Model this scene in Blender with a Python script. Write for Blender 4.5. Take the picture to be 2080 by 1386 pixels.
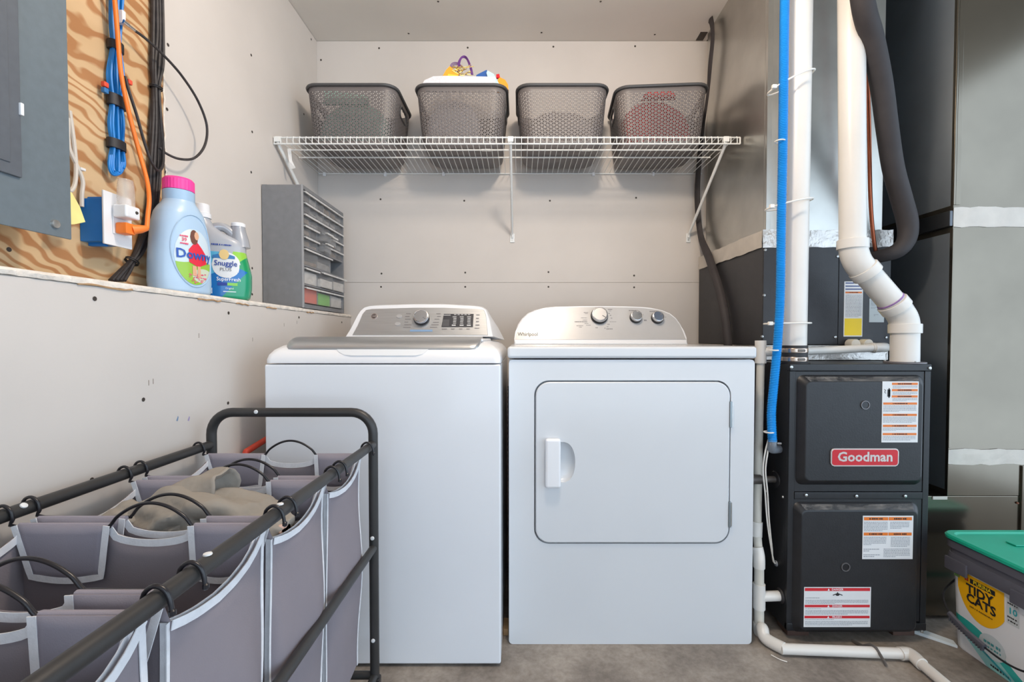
import bpy, bmesh, math, random
from mathutils import Vector, Matrix
random.seed(7)
for o in list(bpy.data.objects): bpy.data.objects.remove(o)
scene = bpy.context.scene
COL = scene.collection
PI = math.pi

# ------------------------------------------------------------------ camera
FPX, CX, CY, TH, CAMZ = 924.0, 1056.0, 709.0, math.radians(1.3), 0.955
cam = bpy.data.cameras.new('camera'); camo = bpy.data.objects.new('camera', cam); COL.objects.link(camo)
camo.location = (0, 0, CAMZ); camo.rotation_euler = (PI/2-TH, 0, 0)
cam.sensor_width = 36; cam.lens = FPX*36/2080
cam.shift_x = -(CX-1040)/2080; cam.shift_y = (CY-693)/2080; cam.clip_start = .02
scene.camera = camo
# ------------------------------------------------------------------ world, exposure
w = bpy.data.worlds.new('world'); scene.world = w; w.use_nodes = True
w.node_tree.nodes['Background'].inputs[0].default_value = (.68, .835, 1.0, 1)
w.node_tree.nodes['Background'].inputs[1].default_value = 2.52
vs = scene.view_settings
vs.view_transform = 'Standard'; vs.look = 'None'; vs.gamma = 1; vs.use_curve_mapping = False
vs.exposure = 0.1
LAMP_POS = (.17, .86, 2.27); LAMP_W = 34

# ------------------------------------------------------------------ projection helpers (measured pixel -> place at a known depth)
_F = Vector((0, math.cos(TH), -math.sin(TH))); _U = Vector((0, math.sin(TH), math.cos(TH)))
def ray(px, py): return _F+Vector((1, 0, 0))*((px-CX)/FPX)+_U*((CY-py)/FPX)
C0 = Vector((0, 0, CAMZ))
def P(px, py, Y): d = ray(px, py); return C0+d*(Y/d.y)
def PX(px, py, X): d = ray(px, py); return C0+d*(X/d.x)
def PZ(px, py, z): d = ray(px, py); return C0+d*((z-CAMZ)/d.z)

# ------------------------------------------------------------------ materials
def lin(c): return tuple(((v/255)/12.92 if v/255 <= .04045 else ((v/255+.055)/1.055)**2.4) for v in c)
MATS = {}
def mat(name, col, rough=.5, metal=0, noise=None, bump=None, coat=0, trans=0, alpha=1, col2=None, emit=None, aniso=None, spec=None):
    if name in MATS: return MATS[name]
    m = bpy.data.materials.new(name); m.use_nodes = True; nt = m.node_tree; b = nt.nodes['Principled BSDF']
    c = lin(col)+(1,)
    b.inputs['Base Color'].default_value = c; b.inputs['Roughness'].default_value = rough; b.inputs['Metallic'].default_value = metal
    b.inputs['Coat Weight'].default_value = coat; b.inputs['Coat Roughness'].default_value = .12
    b.inputs['Transmission Weight'].default_value = trans; b.inputs['Alpha'].default_value = alpha
    if spec is not None: b.inputs['Specular IOR Level'].default_value = spec
    tc = nt.nodes.new('ShaderNodeTexCoord')
    if noise:
        sc, amp = noise[:2]
        n = nt.nodes.new('ShaderNodeTexNoise'); n.inputs['Scale'].default_value = sc; n.inputs['Detail'].default_value = 5
        mp = nt.nodes.new('ShaderNodeMapping'); mp.inputs['Scale'].default_value = noise[2] if len(noise) > 2 else (1, 1, 1)
        nt.links.new(tc.outputs['Object'], mp.inputs[0]); nt.links.new(mp.outputs[0], n.inputs['Vector'])
        r = nt.nodes.new('ShaderNodeValToRGB'); r.color_ramp.elements[0].position = .32; r.color_ramp.elements[1].position = .68
        c2 = lin(col2)+(1,) if col2 else tuple(max(0, v*(1-amp)) for v in c[:3])+(1,)
        c1 = c if col2 else tuple(min(1, v*(1+amp)) for v in c[:3])+(1,)
        r.color_ramp.elements[0].color = c2; r.color_ramp.elements[1].color = c1
        nt.links.new(n.outputs['Fac'], r.inputs[0]); nt.links.new(r.outputs[0], b.inputs['Base Color'])
    if bump:
        n2 = nt.nodes.new('ShaderNodeTexNoise'); n2.inputs['Scale'].default_value = bump[0]; n2.inputs['Detail'].default_value = 4
        nt.links.new(tc.outputs['Object'], n2.inputs['Vector'])
        bp = nt.nodes.new('ShaderNodeBump'); bp.inputs['Strength'].default_value = bump[1]; bp.inputs['Distance'].default_value = bump[2] if len(bump) > 2 else .002
        nt.links.new(n2.outputs['Fac'], bp.inputs['Height']); nt.links.new(bp.outputs[0], b.inputs['Normal'])
    if emit:
        b.inputs['Emission Color'].default_value = lin(emit[0])+(1,); b.inputs['Emission Strength'].default_value = emit[1]
    MATS[name] = m; return m

def paint(name, base, layers, rough=.35, coat=.2):
    """printed surface: layers painted in order; ('half',a,b,c,d,col): a*x+b*y+c*z>d ; ('ell',axis_u,cu,cz,ru,rz,col)  ('wave',a,c,d,amp,freq,col)"""
    m = bpy.data.materials.new(name); m.use_nodes = True; nt = m.node_tree; b = nt.nodes['Principled BSDF']
    b.inputs['Roughness'].default_value = rough; b.inputs['Coat Weight'].default_value = coat
    tc = nt.nodes.new('ShaderNodeTexCoord'); sp = nt.nodes.new('ShaderNodeSeparateXYZ'); nt.links.new(tc.outputs['Object'], sp.inputs[0])
    def M(op, a, b_=None):
        n = nt.nodes.new('ShaderNodeMath'); n.operation = op
        for i, v in enumerate((a, b_)):
            if v is None: continue
            if isinstance(v, (int, float)): n.inputs[i].default_value = v
            else: nt.links.new(v, n.inputs[i])
        return n.outputs[0]
    x, y, z = sp.outputs
    ax = {'x': x, 'y': y, 'z': z}
    prev = None; pc = lin(base)+(1,)
    for L in layers:
        if L[0] == 'half':
            s = M('ADD', M('ADD', M('MULTIPLY', x, L[1]), M('MULTIPLY', y, L[2])), M('MULTIPLY', z, L[3])); fac = M('GREATER_THAN', s, L[4])
            if len(L) > 6: fac = M('MULTIPLY', fac, M('LESS_THAN', y, L[6]))
        elif L[0] == 'wave':
            s = M('ADD', M('MULTIPLY', ax[L[1]], L[2]), M('MULTIPLY', M('SINE', M('ADD', M('MULTIPLY', ax[L[1]], L[5]), L[7])), L[4])); fac = M('LESS_THAN', M('SUBTRACT', z, s), L[3])
        else:
            u = M('DIVIDE', M('SUBTRACT', ax[L[1]], L[2]), L[4]); v = M('DIVIDE', M('SUBTRACT', z, L[3]), L[5])
            fac = M('LESS_THAN', M('ADD', M('MULTIPLY', u, u), M('MULTIPLY', v, v)), 1.0)
            if len(L) > 7: fac = M('MULTIPLY', fac, M('LESS_THAN', y, L[7]))
        mx = nt.nodes.new('ShaderNodeMix'); mx.data_type = 'RGBA'
        nt.links.new(fac, mx.inputs[0])
        if prev is None: mx.inputs[6].default_value = pc
        else: nt.links.new(prev, mx.inputs[6])
        mx.inputs[7].default_value = lin(L[6] if L[0] != 'half' else L[5])+(1,)
        prev = mx.outputs[2]
    if prev is not None: nt.links.new(prev, b.inputs['Base Color'])
    else: b.inputs['Base Color'].default_value = pc
    return m

def plywood_mat():
    m = bpy.data.materials.new('plywood'); m.use_nodes = True; nt = m.node_tree; b = nt.nodes['Principled BSDF']; b.inputs['Roughness'].default_value = .65
    tc = nt.nodes.new('ShaderNodeTexCoord'); mp = nt.nodes.new('ShaderNodeMapping'); mp.inputs['Rotation'].default_value = (math.radians(24), 0, 0); mp.inputs['Scale'].default_value = (1, .55, 1.9)
    nt.links.new(tc.outputs['Object'], mp.inputs[0])
    n = nt.nodes.new('ShaderNodeTexNoise'); n.inputs['Scale'].default_value = 5.5; n.inputs['Detail'].default_value = 2.0; n.inputs['Distortion'].default_value = .35
    nt.links.new(mp.outputs[0], n.inputs['Vector'])
    sp = nt.nodes.new('ShaderNodeSeparateXYZ'); nt.links.new(tc.outputs['Object'], sp.inputs[0])
    def Mt(op, a_, b_):
        q = nt.nodes.new('ShaderNodeMath'); q.operation = op
        for i, v in enumerate((a_, b_)):
            if isinstance(v, (int, float)): q.inputs[i].default_value = v
            else: nt.links.new(v, q.inputs[i])
        return q.outputs[0]
    n3 = nt.nodes.new('ShaderNodeTexNoise'); n3.inputs['Scale'].default_value = 3.1; n3.inputs['Detail'].default_value = 3.0; n3.inputs['Roughness'].default_value = .55
    mp3 = nt.nodes.new('ShaderNodeMapping'); mp3.inputs['Scale'].default_value = (1, 1.0, 1.5); mp3.inputs['Location'].default_value = (3.3, 1.7, .4)
    nt.links.new(tc.outputs['Object'], mp3.inputs[0]); nt.links.new(mp3.outputs[0], n3.inputs['Vector'])
    ph = Mt('ADD', Mt('ADD', Mt('MULTIPLY', sp.outputs[2], 165.0), Mt('MULTIPLY', sp.outputs[1], 82.0)), Mt('MULTIPLY', n3.outputs['Fac'], 58.0))
    sn = Mt('ADD', Mt('MULTIPLY', Mt('SINE', ph, 0.0), .5), Mt('MULTIPLY', n.outputs['Fac'], .95))
    wv = nt.nodes.new('ShaderNodeClamp'); nt.links.new(sn, wv.inputs[0])
    r = nt.nodes.new('ShaderNodeValToRGB'); r.color_ramp.elements[0].position = .12; r.color_ramp.elements[1].position = .52
    r.color_ramp.elements[0].color = lin((182, 130, 84))+(1,); r.color_ramp.elements[1].color = lin((216, 184, 142))+(1,)
    nt.links.new(wv.outputs[0], r.inputs[0])
    mx = nt.nodes.new('ShaderNodeMix'); mx.data_type = 'RGBA'; mx.blend_type = 'MULTIPLY'; mx.inputs[0].default_value = .35
    r2 = nt.nodes.new('ShaderNodeValToRGB'); r2.color_ramp.elements[0].color = (.6, .5, .38, 1); r2.color_ramp.elements[0].position = .35; r2.color_ramp.elements[1].position = .6
    nt.links.new(n.outputs['Fac'], r2.inputs[0]); nt.links.new(r.outputs[0], mx.inputs[6]); nt.links.new(r2.outputs[0], mx.inputs[7])
    nt.links.new(mx.outputs[2], b.inputs['Base Color'])
    return m

def concrete_mat():
    m = bpy.data.materials.new('concrete'); m.use_nodes = True; nt = m.node_tree; b = nt.nodes['Principled BSDF']; b.inputs['Roughness'].default_value = .75
    tc = nt.nodes.new('ShaderNodeTexCoord')
    def N(s, d): n = nt.nodes.new('ShaderNodeTexNoise'); n.inputs['Scale'].default_value = s; n.inputs['Detail'].default_value = d; n.inputs['Roughness'].default_value = .65; nt.links.new(tc.outputs['Object'], n.inputs['Vector']); return n
    a, c = N(5, 8), N(60, 4)
    r = nt.nodes.new('ShaderNodeValToRGB'); e = r.color_ramp.elements; e[0].position = .3; e[0].color = lin((104, 95, 88))+(1,); e[1].position = .7; e[1].color = lin((176, 166, 155))+(1,)
    nt.links.new(a.outputs['Fac'], r.inputs[0])
    r2 = nt.nodes.new('ShaderNodeValToRGB'); e = r2.color_ramp.elements; e[0].position = .3; e[0].color = (.72, .7, .68, 1); e[1].position = .6
    nt.links.new(c.outputs['Fac'], r2.inputs[0])
    mx = nt.nodes.new('ShaderNodeMix'); mx.data_type = 'RGBA'; mx.blend_type = 'MULTIPLY'; mx.inputs[0].default_value = .8
    nt.links.new(r.outputs[0], mx.inputs[6]); nt.links.new(r2.outputs[0], mx.inputs[7]); nt.links.new(mx.outputs[2], b.inputs['Base Color'])
    bp = nt.nodes.new('ShaderNodeBump'); bp.inputs['Strength'].default_value = .3; bp.inputs['Distance'].default_value = .003
    nt.links.new(c.outputs['Fac'], bp.inputs['Height']); nt.links.new(bp.outputs[0], b.inputs['Normal'])
    return m

DRY = mat('drywall', (209, 202, 196), .9, noise=(3, .035), bump=(140, .12, .001))
DRYC = mat('drywall_ceiling', (226, 220, 213), .9, noise=(3, .03))
RAW = mat('raw_gypsum_edge', (228, 220, 210), .95, noise=(40, .12), bump=(90, .8, .004))
TORN = mat('torn_paper', (186, 150, 112), .9, noise=(60, .2))
PLY = plywood_mat(); CONC = concrete_mat()
DARKHOLE = mat('dark_screw', (62, 54, 48), .6)
WHITE = mat('white_enamel', (232, 234, 238), .22, coat=.35, noise=(4, .012))
WHITEP = mat('white_plastic', (236, 236, 238), .28, coat=.2, noise=(5, .01))
DWHITE = mat('dryer_enamel', (214, 216, 219), .24, coat=.3, noise=(4, .012))
SILVER = mat('brushed_silver', (188, 190, 192), .34, .75, noise=(30, .05, (.3, 1, 8)))
DSILVER = mat('dryer_silver', (188, 186, 185), .3, .12, noise=(20, .02))
CHROME = mat('chrome', (215, 215, 218), .15, 1, noise=(15, .03))
BLACKP = mat('black_plastic', (28, 28, 32), .3, noise=(20, .1))
PRINT = mat('gray_print', (120, 118, 120), .6, noise=(30, .05))
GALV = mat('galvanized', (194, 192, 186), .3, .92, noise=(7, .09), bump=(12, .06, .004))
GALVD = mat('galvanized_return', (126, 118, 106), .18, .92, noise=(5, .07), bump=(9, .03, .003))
FOIL = mat('foil_tape', (205, 200, 195), .32, .75, noise=(18, .1), bump=(45, .7, .006))
GALVS = mat('galvanized_dull_lit', (150, 158, 166), .5, .85, noise=(5, .07))  # return duct metal again, rougher, colour lifted to brighten its shaded left face
TAPE = mat('duct_tape_light', (198, 190, 180), .5, .25, noise=(14, .08), bump=(30, .3, .003))
FURN = mat('furnace_paint', (30, 30, 33), .42, noise=(40, .12), bump=(220, .25, .0012))
FURN2 = mat('coil_paint', (46, 45, 48), .45, noise=(30, .1), bump=(220, .2, .0012))
DUST = mat('dusty_paint', (150, 146, 142), .9, noise=(25, .1))
def _dust():
    nt = DUST.node_tree; b = nt.nodes['Principled BSDF']; tc = nt.nodes.new('ShaderNodeTexCoord'); mp = nt.nodes.new('ShaderNodeMapping'); mp.inputs['Scale'].default_value = (1, 1.5, 3)
    n = nt.nodes.new('ShaderNodeTexNoise'); n.inputs['Scale'].default_value = 22; n.inputs['Detail'].default_value = 8; n.inputs['Roughness'].default_value = .7
    r = nt.nodes.new('ShaderNodeValToRGB'); r.color_ramp.elements[0].position = .42; r.color_ramp.elements[1].position = .72; r.color_ramp.elements[0].color = (.03, .03, .03, 1); r.color_ramp.elements[1].color = (.7, .7, .7, 1)
    nt.links.new(tc.outputs['Object'], mp.inputs[0]); nt.links.new(mp.outputs[0], n.inputs['Vector']); nt.links.new(n.outputs['Fac'], r.inputs[0]); nt.links.new(r.outputs[0], b.inputs['Alpha'])
_dust()
SCREW = mat('zinc_screw', (190, 190, 188), .3, .9, noise=(60, .1))
PVC = mat('white_pvc', (226, 221, 214), .3, noise=(6, .03))
PVCO = mat('aged_pvc', (214, 208, 196), .4, noise=(9, .06))
PRIMER = mat('purple_primer', (150, 112, 170), .5, noise=(40, .3))
RUBBER = mat('black_rubber', (40, 38, 40), .55, noise=(20, .12), bump=(60, .2, .001))
FOAM = mat('black_foam_insulation', (54, 49, 50), .7, noise=(16, .12), bump=(50, .3, .002))
COPPER = mat('copper', (164, 92, 66), .35, .9, noise=(12, .2))
IRON = mat('iron_pipe', (98, 92, 88), .5, .5, noise=(20, .2))
BLUEC = mat('blue_conduit', (30, 150, 226), .4, noise=(20, .06))
ZIP = mat('zip_tie', (235, 230, 222), .4, noise=(20, .03))
REDP = mat('badge_red', (200, 24, 38), .35, noise=(15, .05))
BADGE = mat('badge_silver', (205, 195, 190), .3, .5, noise=(15, .05))
LABELW = mat('label_white', (226, 226, 226), .5, noise=(10, .02))
ORANGE = mat('label_orange', (226, 120, 38), .5, noise=(10, .03))
LRED = mat('label_red', (206, 38, 48), .5, noise=(10, .03))
LYEL = mat('label_yellow', (240, 208, 20), .5, noise=(10, .03))
LBLUE = mat('label_blue', (44, 66, 130), .5, noise=(10, .03))
FINE = mat('fine_print', (158, 160, 166), .6, noise=(300, .2))
INK = mat('ink', (30, 30, 34), .6, noise=(30, .05))
SHELFW = mat('shelf_white', (232, 233, 231), .35, noise=(8, .02))
BASK = mat('basket_plastic', (110, 104, 103), .42, noise=(9, .04))
SORTT = mat('sorter_tube', (58, 57, 57), .42, .25, noise=(20, .08), bump=(250, .1, .0005))
FABRIC = mat('sorter_fabric', (136, 128, 134), .85, noise=(4, .06), bump=(500, .3, .0008))
FLAP = mat('flap_fabric', (146, 141, 152), .85, noise=(5, .05), bump=(500, .3, .0008))
BIND = mat('white_binding', (228, 228, 232), .8, noise=(60, .06), bump=(300, .4, .001))
WIREB = mat('black_wire', (34, 32, 36), .3, noise=(20, .1))
PANEL = mat('panel_gray', (104, 115, 122), .45, noise=(60, .05), bump=(350, .2, .0005))
PANEL2 = mat('panel_door_gray', (92, 97, 104), .42, noise=(60, .05), bump=(350, .2, .0005))
ORGB = mat('organizer_gray', (124, 125, 128), .5, noise=(40, .05), bump=(300, .15, .0006))
ETH = mat('blue_cable', (24, 128, 208), .4, noise=(25, .08))
ORC = mat('orange_cord', (248, 128, 44), .45, noise=(25, .05))
BLKC = mat('black_cable', (50, 46, 47), .5, noise=(90, .3))
JBOX = mat('blue_box', (14, 118, 200), .45, noise=(20, .06))
TEAL = mat('teal_lid', (26, 172, 142), .42, noise=(12, .04))
BGRAY = mat('bucket_collar', (88, 88, 98), .45, noise=(12, .05))

def clear_plastic(name, col, fac, rough=.15):
    m = bpy.data.materials.new(name); m.use_nodes = True; nt = m.node_tree; b = nt.nodes['Principled BSDF']
    b.inputs['Roughness'].default_value = rough
    n = nt.nodes.new('ShaderNodeTexNoise'); n.inputs['Scale'].default_value = 25
    r = nt.nodes.new('ShaderNodeValToRGB'); c = lin(col); r.color_ramp.elements[0].color = tuple(v*.85 for v in c)+(1,); r.color_ramp.elements[1].color = c+(1,)
    nt.links.new(n.outputs['Fac'], r.inputs[0]); nt.links.new(r.outputs[0], b.inputs['Base Color'])
    t = nt.nodes.new('ShaderNodeBsdfTransparent'); mx = nt.nodes.new('ShaderNodeMixShader'); mx.inputs[0].default_value = fac
    out = nt.nodes['Material Output']
    nt.links.new(t.outputs[0], mx.inputs[1]); nt.links.new(b.outputs[0], mx.inputs[2]); nt.links.new(mx.outputs[0], out.inputs[0])
    return m
CLEARD = clear_plastic('drawer_clear', (196, 196, 198), .18)
CLEARL = clear_plastic('clear_shade', (235, 225, 215), .35)

# ------------------------------------------------------------------ object helpers
WL = {}
def thing(name, label, cat, loc=(0, 0, 0), group=None, local=False, rz=0):
    o = bpy.data.objects.new(name, None); COL.objects.link(o); o.empty_display_size = .05
    o.location = loc; o.rotation_euler = (0, 0, rz); o['label'] = label; o['category'] = cat
    if group: o['group'] = group
    WL[o] = Vector((0, 0, 0)) if local else Vector(loc)
    return o
def tag(o, label, cat, group=None):
    o['label'] = label; o['category'] = cat
    if group: o['group'] = group
    return o
def add(name, bm, m, parent=None, smooth=True, origin=None, angle=38):
    if isinstance(bm, bmesh.types.BMesh):
        bmesh.ops.recalc_face_normals(bm, faces=bm.faces)
        me = bpy.data.meshes.new(name); bm.to_mesh(me); bm.free()
    else: me = bm; me.name = name
    if origin is None:
        xs = [v.co for v in me.vertices]
        if xs: origin = Vector([(min(c[i] for c in xs)+max(c[i] for c in xs))/2 for i in range(3)])
        else: origin = Vector((0, 0, 0))
    origin = Vector(origin)
    me.transform(Matrix.Translation(-origin))
    if smooth:
        me.shade_smooth(); me.set_sharp_from_angle(angle=math.radians(angle))
    me.materials.append(m)
    o = bpy.data.objects.new(name, me); COL.objects.link(o)
    if smooth and len(me.polygons) < 900:
        wn = o.modifiers.new('wn', 'WEIGHTED_NORMAL'); wn.keep_sharp = True; wn.weight = 80
    WL[o] = origin
    if parent is not None:
        o.parent = parent; o.location = origin-WL[parent]
    else: o.location = origin
    return o
def struct(name, bm, m, smooth=False, origin=None):
    o = add(name, bm, m, None, smooth, origin); o['kind'] = 'structure'; return o
def dup(o, parent, loc):
    c = o.copy(); COL.objects.link(c); c.parent = parent; c.location = loc; WL[c] = WL[o]; return c

def NB(): return bmesh.new()
def box(bm, x0, x1, y0, y1, z0, z1, bev=0, seg=2):
    r = bmesh.ops.create_cube(bm, size=1)
    for v in r['verts']:
        v.co = Vector(((x0+x1)/2+v.co.x*(x1-x0), (y0+y1)/2+v.co.y*(y1-y0), (z0+z1)/2+v.co.z*(z1-z0)))
    if bev:
        es = set(e for v in r['verts'] for e in v.link_edges)
        bmesh.ops.bevel(bm, geom=list(es), offset=bev, segments=seg, affect='EDGES', profile=.5)
    return bm
def rbox(x0, x1, y0, y1, z0, z1, bev=.003, seg=2): return box(NB(), x0, x1, y0, y1, z0, z1, bev, seg)
def spline(pts, sub=8, closed=False):
    pts = [Vector(p) for p in pts]; n = len(pts); out = []
    rng = range(n) if closed else range(n-1)
    for i in rng:
        if closed: p0, p1, p2, p3 = pts[i-1], pts[i], pts[(i+1) % n], pts[(i+2) % n]
        else: p0, p1, p2, p3 = pts[max(i-1, 0)], pts[i], pts[i+1], pts[min(i+2, n-1)]
        for k in range(sub):
            t = k/sub
            out.append(.5*((2*p1)+(-p0+p2)*t+(2*p0-5*p1+4*p2-p3)*t*t+(-p0+3*p1-3*p2+p3)*t**3))
    if not closed: out.append(pts[-1])
    return out
def tube(bm, pts, r, n=10, closed=False, flat=None):
    pts = [Vector(p) for p in pts]; m = len(pts); rings = []
    R = r if isinstance(r, (list, tuple)) else [r]*m
    def tan(i):
        if closed: t = pts[(i+1) % m]-pts[i-1]
        else: t = pts[min(i+1, m-1)]-pts[max(i-1, 0)]
        return t.normalized() if t.length > 1e-9 else Vector((0, 0, 1))
    t0 = tan(0); up = Vector((0, 0, 1)) if abs(t0.z) < .9 else Vector((1, 0, 0))
    nrm = (up-t0*up.dot(t0)).normalized()
    for i in range(m):
        t = tan(i); nrm = (nrm-t*nrm.dot(t)); nrm = nrm.normalized() if nrm.length > 1e-6 else t.orthogonal().normalized(); bn = t.cross(nrm)
        rings.append([bm.verts.new(pts[i]+(nrm*math.cos(2*PI*k/n)+bn*math.sin(2*PI*k/n)*(flat or 1))*R[i]) for k in range(n)])
    for i in range(m if closed else m-1):
        a, b = rings[i], rings[(i+1) % m]
        for k in range(n): bm.faces.new((a[k], a[(k+1) % n], b[(k+1) % n], b[k]))
    if not closed: bm.faces.new(rings[0]); bm.faces.new(rings[-1][::-1])
    return bm
def loft(bm, rings, cap0=True, cap1=True):
    V = [[bm.verts.new(p) for p in r] for r in rings]; n = len(V[0])
    for a, b in zip(V, V[1:]):
        for k in range(n): bm.faces.new((a[k], a[(k+1) % n], b[(k+1) % n], b[k]))
    if cap0: bm.faces.new(V[0][::-1])
    if cap1: bm.faces.new(V[-1])
    return bm
def lathe(bm, prof, n=24, c=(0, 0, 0), axis='z', cap=True):
    c = Vector(c); rings = []
    for r, h in prof:
        ring = []
        for k in range(n):
            a = 2*PI*k/n; u, v = r*math.cos(a), r*math.sin(a)
            ring.append(c+(Vector((u, v, h)) if axis == 'z' else Vector((h, u, v)) if axis == 'x' else Vector((u, h, v))))
        rings.append(ring)
    return loft(bm, rings, cap, cap)
def rrect(x0, x1, z0, z1, r, n=6):
    out = []
    for cx, cz, a0 in ((x1-r, z1-r, 0), (x0+r, z1-r, PI/2), (x0+r, z0+r, PI), (x1-r, z0+r, 1.5*PI)):
        for k in range(n+1):
            a = a0+PI/2*k/n; out.append((cx+r*math.cos(a), cz+r*math.sin(a)))
    return out
def prism(bm, pts, f, d0, d1, bev=0, seg=2):
    """extrude a 2D outline; f(u,v,d) -> point"""
    A = [bm.verts.new(f(u, v, d0)) for u, v in pts]; B = [bm.verts.new(f(u, v, d1)) for u, v in pts]; n = len(pts)
    fa = bm.faces.new(A[::-1]); fb = bm.faces.new(B)
    for k in range(n): bm.faces.new((A[k], A[(k+1) % n], B[(k+1) % n], B[k]))
    if bev: bmesh.ops.bevel(bm, geom=list(fa.edges)+list(fb.edges), offset=bev, segments=seg, affect='EDGES', profile=.5)
    return bm
XZ = lambda u, v, d: Vector((u, d, v))
YZ = lambda u, v, d: Vector((d, u, v))
XY = lambda u, v, d: Vector((u, v, d))
def holed(bm, outer, holes, f, d0, d1):
    """plate with holes"""
    def ring(pts, d): 
        V = [bm.verts.new(f(u, v, d)) for u, v in pts]; return V, [bm.edges.new((V[i], V[(i+1) % len(V)])) for i in range(len(V))]
    L0 = [ring(p, d0) for p in [outer]+holes]; L1 = [ring(p, d1) for p in [outer]+holes]
    for L in (L0, L1): bmesh.ops.triangle_fill(bm, use_beauty=True, use_dissolve=False, edges=[e for V, E in L for e in E])
    for (A, _), (B, _) in zip(L0, L1):
        n = len(A)
        for k in range(n): bm.faces.new((A[k], A[(k+1) % n], B[(k+1) % n], B[k]))
    return bm
def quads(bm, rects, f, d):
    for u0, u1, v0, v1 in rects: bm.faces.new([bm.verts.new(f(u, v, d)) for u, v in ((u0, v0), (u1, v0), (u1, v1), (u0, v1))])
    return bm
def text_mesh(body, size, f, align='CENTER', bold=0, sx=1.0, res=2, shear=0):
    c = bpy.data.curves.new('txt', 'FONT'); c.body = body; c.size = size; c.align_x = align; c.align_y = 'CENTER'; c.offset = bold; c.resolution_u = res; c.shear = shear
    o = bpy.data.objects.new('txt', c); me = bpy.data.meshes.new_from_object(o)
    bpy.data.objects.remove(o); bpy.data.curves.remove(c)
    me.materials.clear()
    for v in me.vertices: v.co = f(v.co.x*sx, v.co.y, 0)
    return me
def text(name, body, size, f, m, parent, **k):
    return add(name, text_mesh(body, size, f, **k), m, parent, smooth=False)

def marks(f, w, h, m, parent, seed=1):
    r = random.Random(seed*97+int(w*1e5)); bb = NB(); x = -w/2
    while x < w/2-.0004:
        l = min(r.uniform(.5, 1.0)*h, w/2-x); hh = h*r.uniform(.36, .5); bb.faces.new([bb.verts.new(f(a, b, 0)) for a, b in ((x, -hh), (x+l, -hh), (x+l, hh), (x, hh))]); x += l+h*r.choice((.22, .22, .22, .6))
    o = add('small_print', bb, m, parent, smooth=False); o['kind'] = 'stuff'; return o
# ================================================================== SETTING
XL, XLL, YB, ZC, ZL = -.99, -.835, 2.25, 2.406, 1.072
struct('floor', rbox(-1.2, 3.2, -3, 2.4, -.1, 0, 0), CONC)
struct('ceiling', rbox(-1.2, .91, -3, 2.3, ZC, ZC+.06, 0), DRYC)
struct('trim_5', rbox(.911, 3.2, -3, 2.3, 2.78, 2.84, 0), mat('joist_wood', (140, 132, 122), .8, noise=(4, .2)))['label'] = 'unfinished higher ceiling above the ducts'
struct('trim_6', rbox(.86, .909, -3, 1.6, ZC+.061, 2.779, 0), DRYC)['label'] = 'drywall side of the soffit'
wb = struct('wall_back', rbox(-1.2, 3.2, YB+.014, YB+.1, 0, 2.78, 0), mat('wall_framing', (150, 140, 128), .9, noise=(4, .1)))
zs = P(1056, 574, YB).z
add('drywall_sheet', rbox(-1.1, 3.1, YB, YB+.013, zs+.0005, ZC-.001, .0008, 1), DRY, wb, smooth=False)
add('drywall_sheet', rbox(-1.1, 3.1, YB, YB+.013, 0.01, zs-.0005, .0008, 1), DRY, wb, smooth=False)
wl = struct('wall_left', rbox(-1.2, XL-.013, -3, YB-.001, 0, ZC-.001, 0), mat('wall_framing', (150, 140, 128), .9))
YPLY = PX(336, 300, XL).y
add('drywall_sheet', rbox(XL-.0125, XL, YPLY, YB-.0015, ZL+.001, ZC-.002, .0008, 1), DRY, wl, smooth=False)
add('plywood_sheet', rbox(XL-.0125, XL-.003, -3, YPLY-.002, ZL+.001, ZC-.002, 0), PLY, wl, smooth=False)
# raw paper edge of the drywall beside the plywood
bm = NB(); pts = [(XL-.0005, YPLY+random.uniform(-.004, .002), ZL+.01+k*.02) for k in range(66)]; tube(bm, pts, .0028, 5); add('paper_edge', bm, RAW, wl)
wll = struct('wall_lower_left', rbox(XL+.001, XLL-.0125, -3, YB-.001, 0, ZL-.018, 0), mat('wall_framing', (150, 140, 128), .9))
add('drywall_sheet', rbox(XLL-.012, XLL, -3, YB-.0015, 0, ZL-.014, .001, 1), DRY, wll, smooth=False)
# ledge: a strip of cut drywall with a crumbly edge on top of the half wall
tr = struct('trim_1', rbox(XL+.0005, XLL-.004, -3, YB-.0015, ZL-.0135, ZL, 0), mat('ledge_board', (206, 198, 188), .9, noise=(8, .05)))
bm = NB(); N = 150; rings = []
for i in range(N+1):
    y = .2+(YB-.004-.2)*i/N; a, b, c = (random.uniform(-.0015, .0015) for _ in range(3))
    rings.append([(XLL-.006, y, ZL-.013), (XLL+.002+a, y, ZL-.0125+c*.6), (XLL+.0035+b, y, ZL-.006+a), (XLL+.001+c, y, ZL-.001), (XLL-.006, y, ZL+.0008)])
loft(bm, rings); add('gypsum_edge', bm, RAW, tr)
bm = NB()
for y0, y1 in ((.86, .98), (1.18, 1.27), (1.34, 1.40), (1.50, 1.56), (1.78, 1.84)):
    pts = [(XLL+.002, y0+(y1-y0)*k/6, ZL-.0145+random.uniform(-.001, .003)) for k in range(7)]; tube(bm, pts, .0022, 5)
add('torn_paper', bm, TORN, tr)['kind'] = 'stuff'
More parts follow.
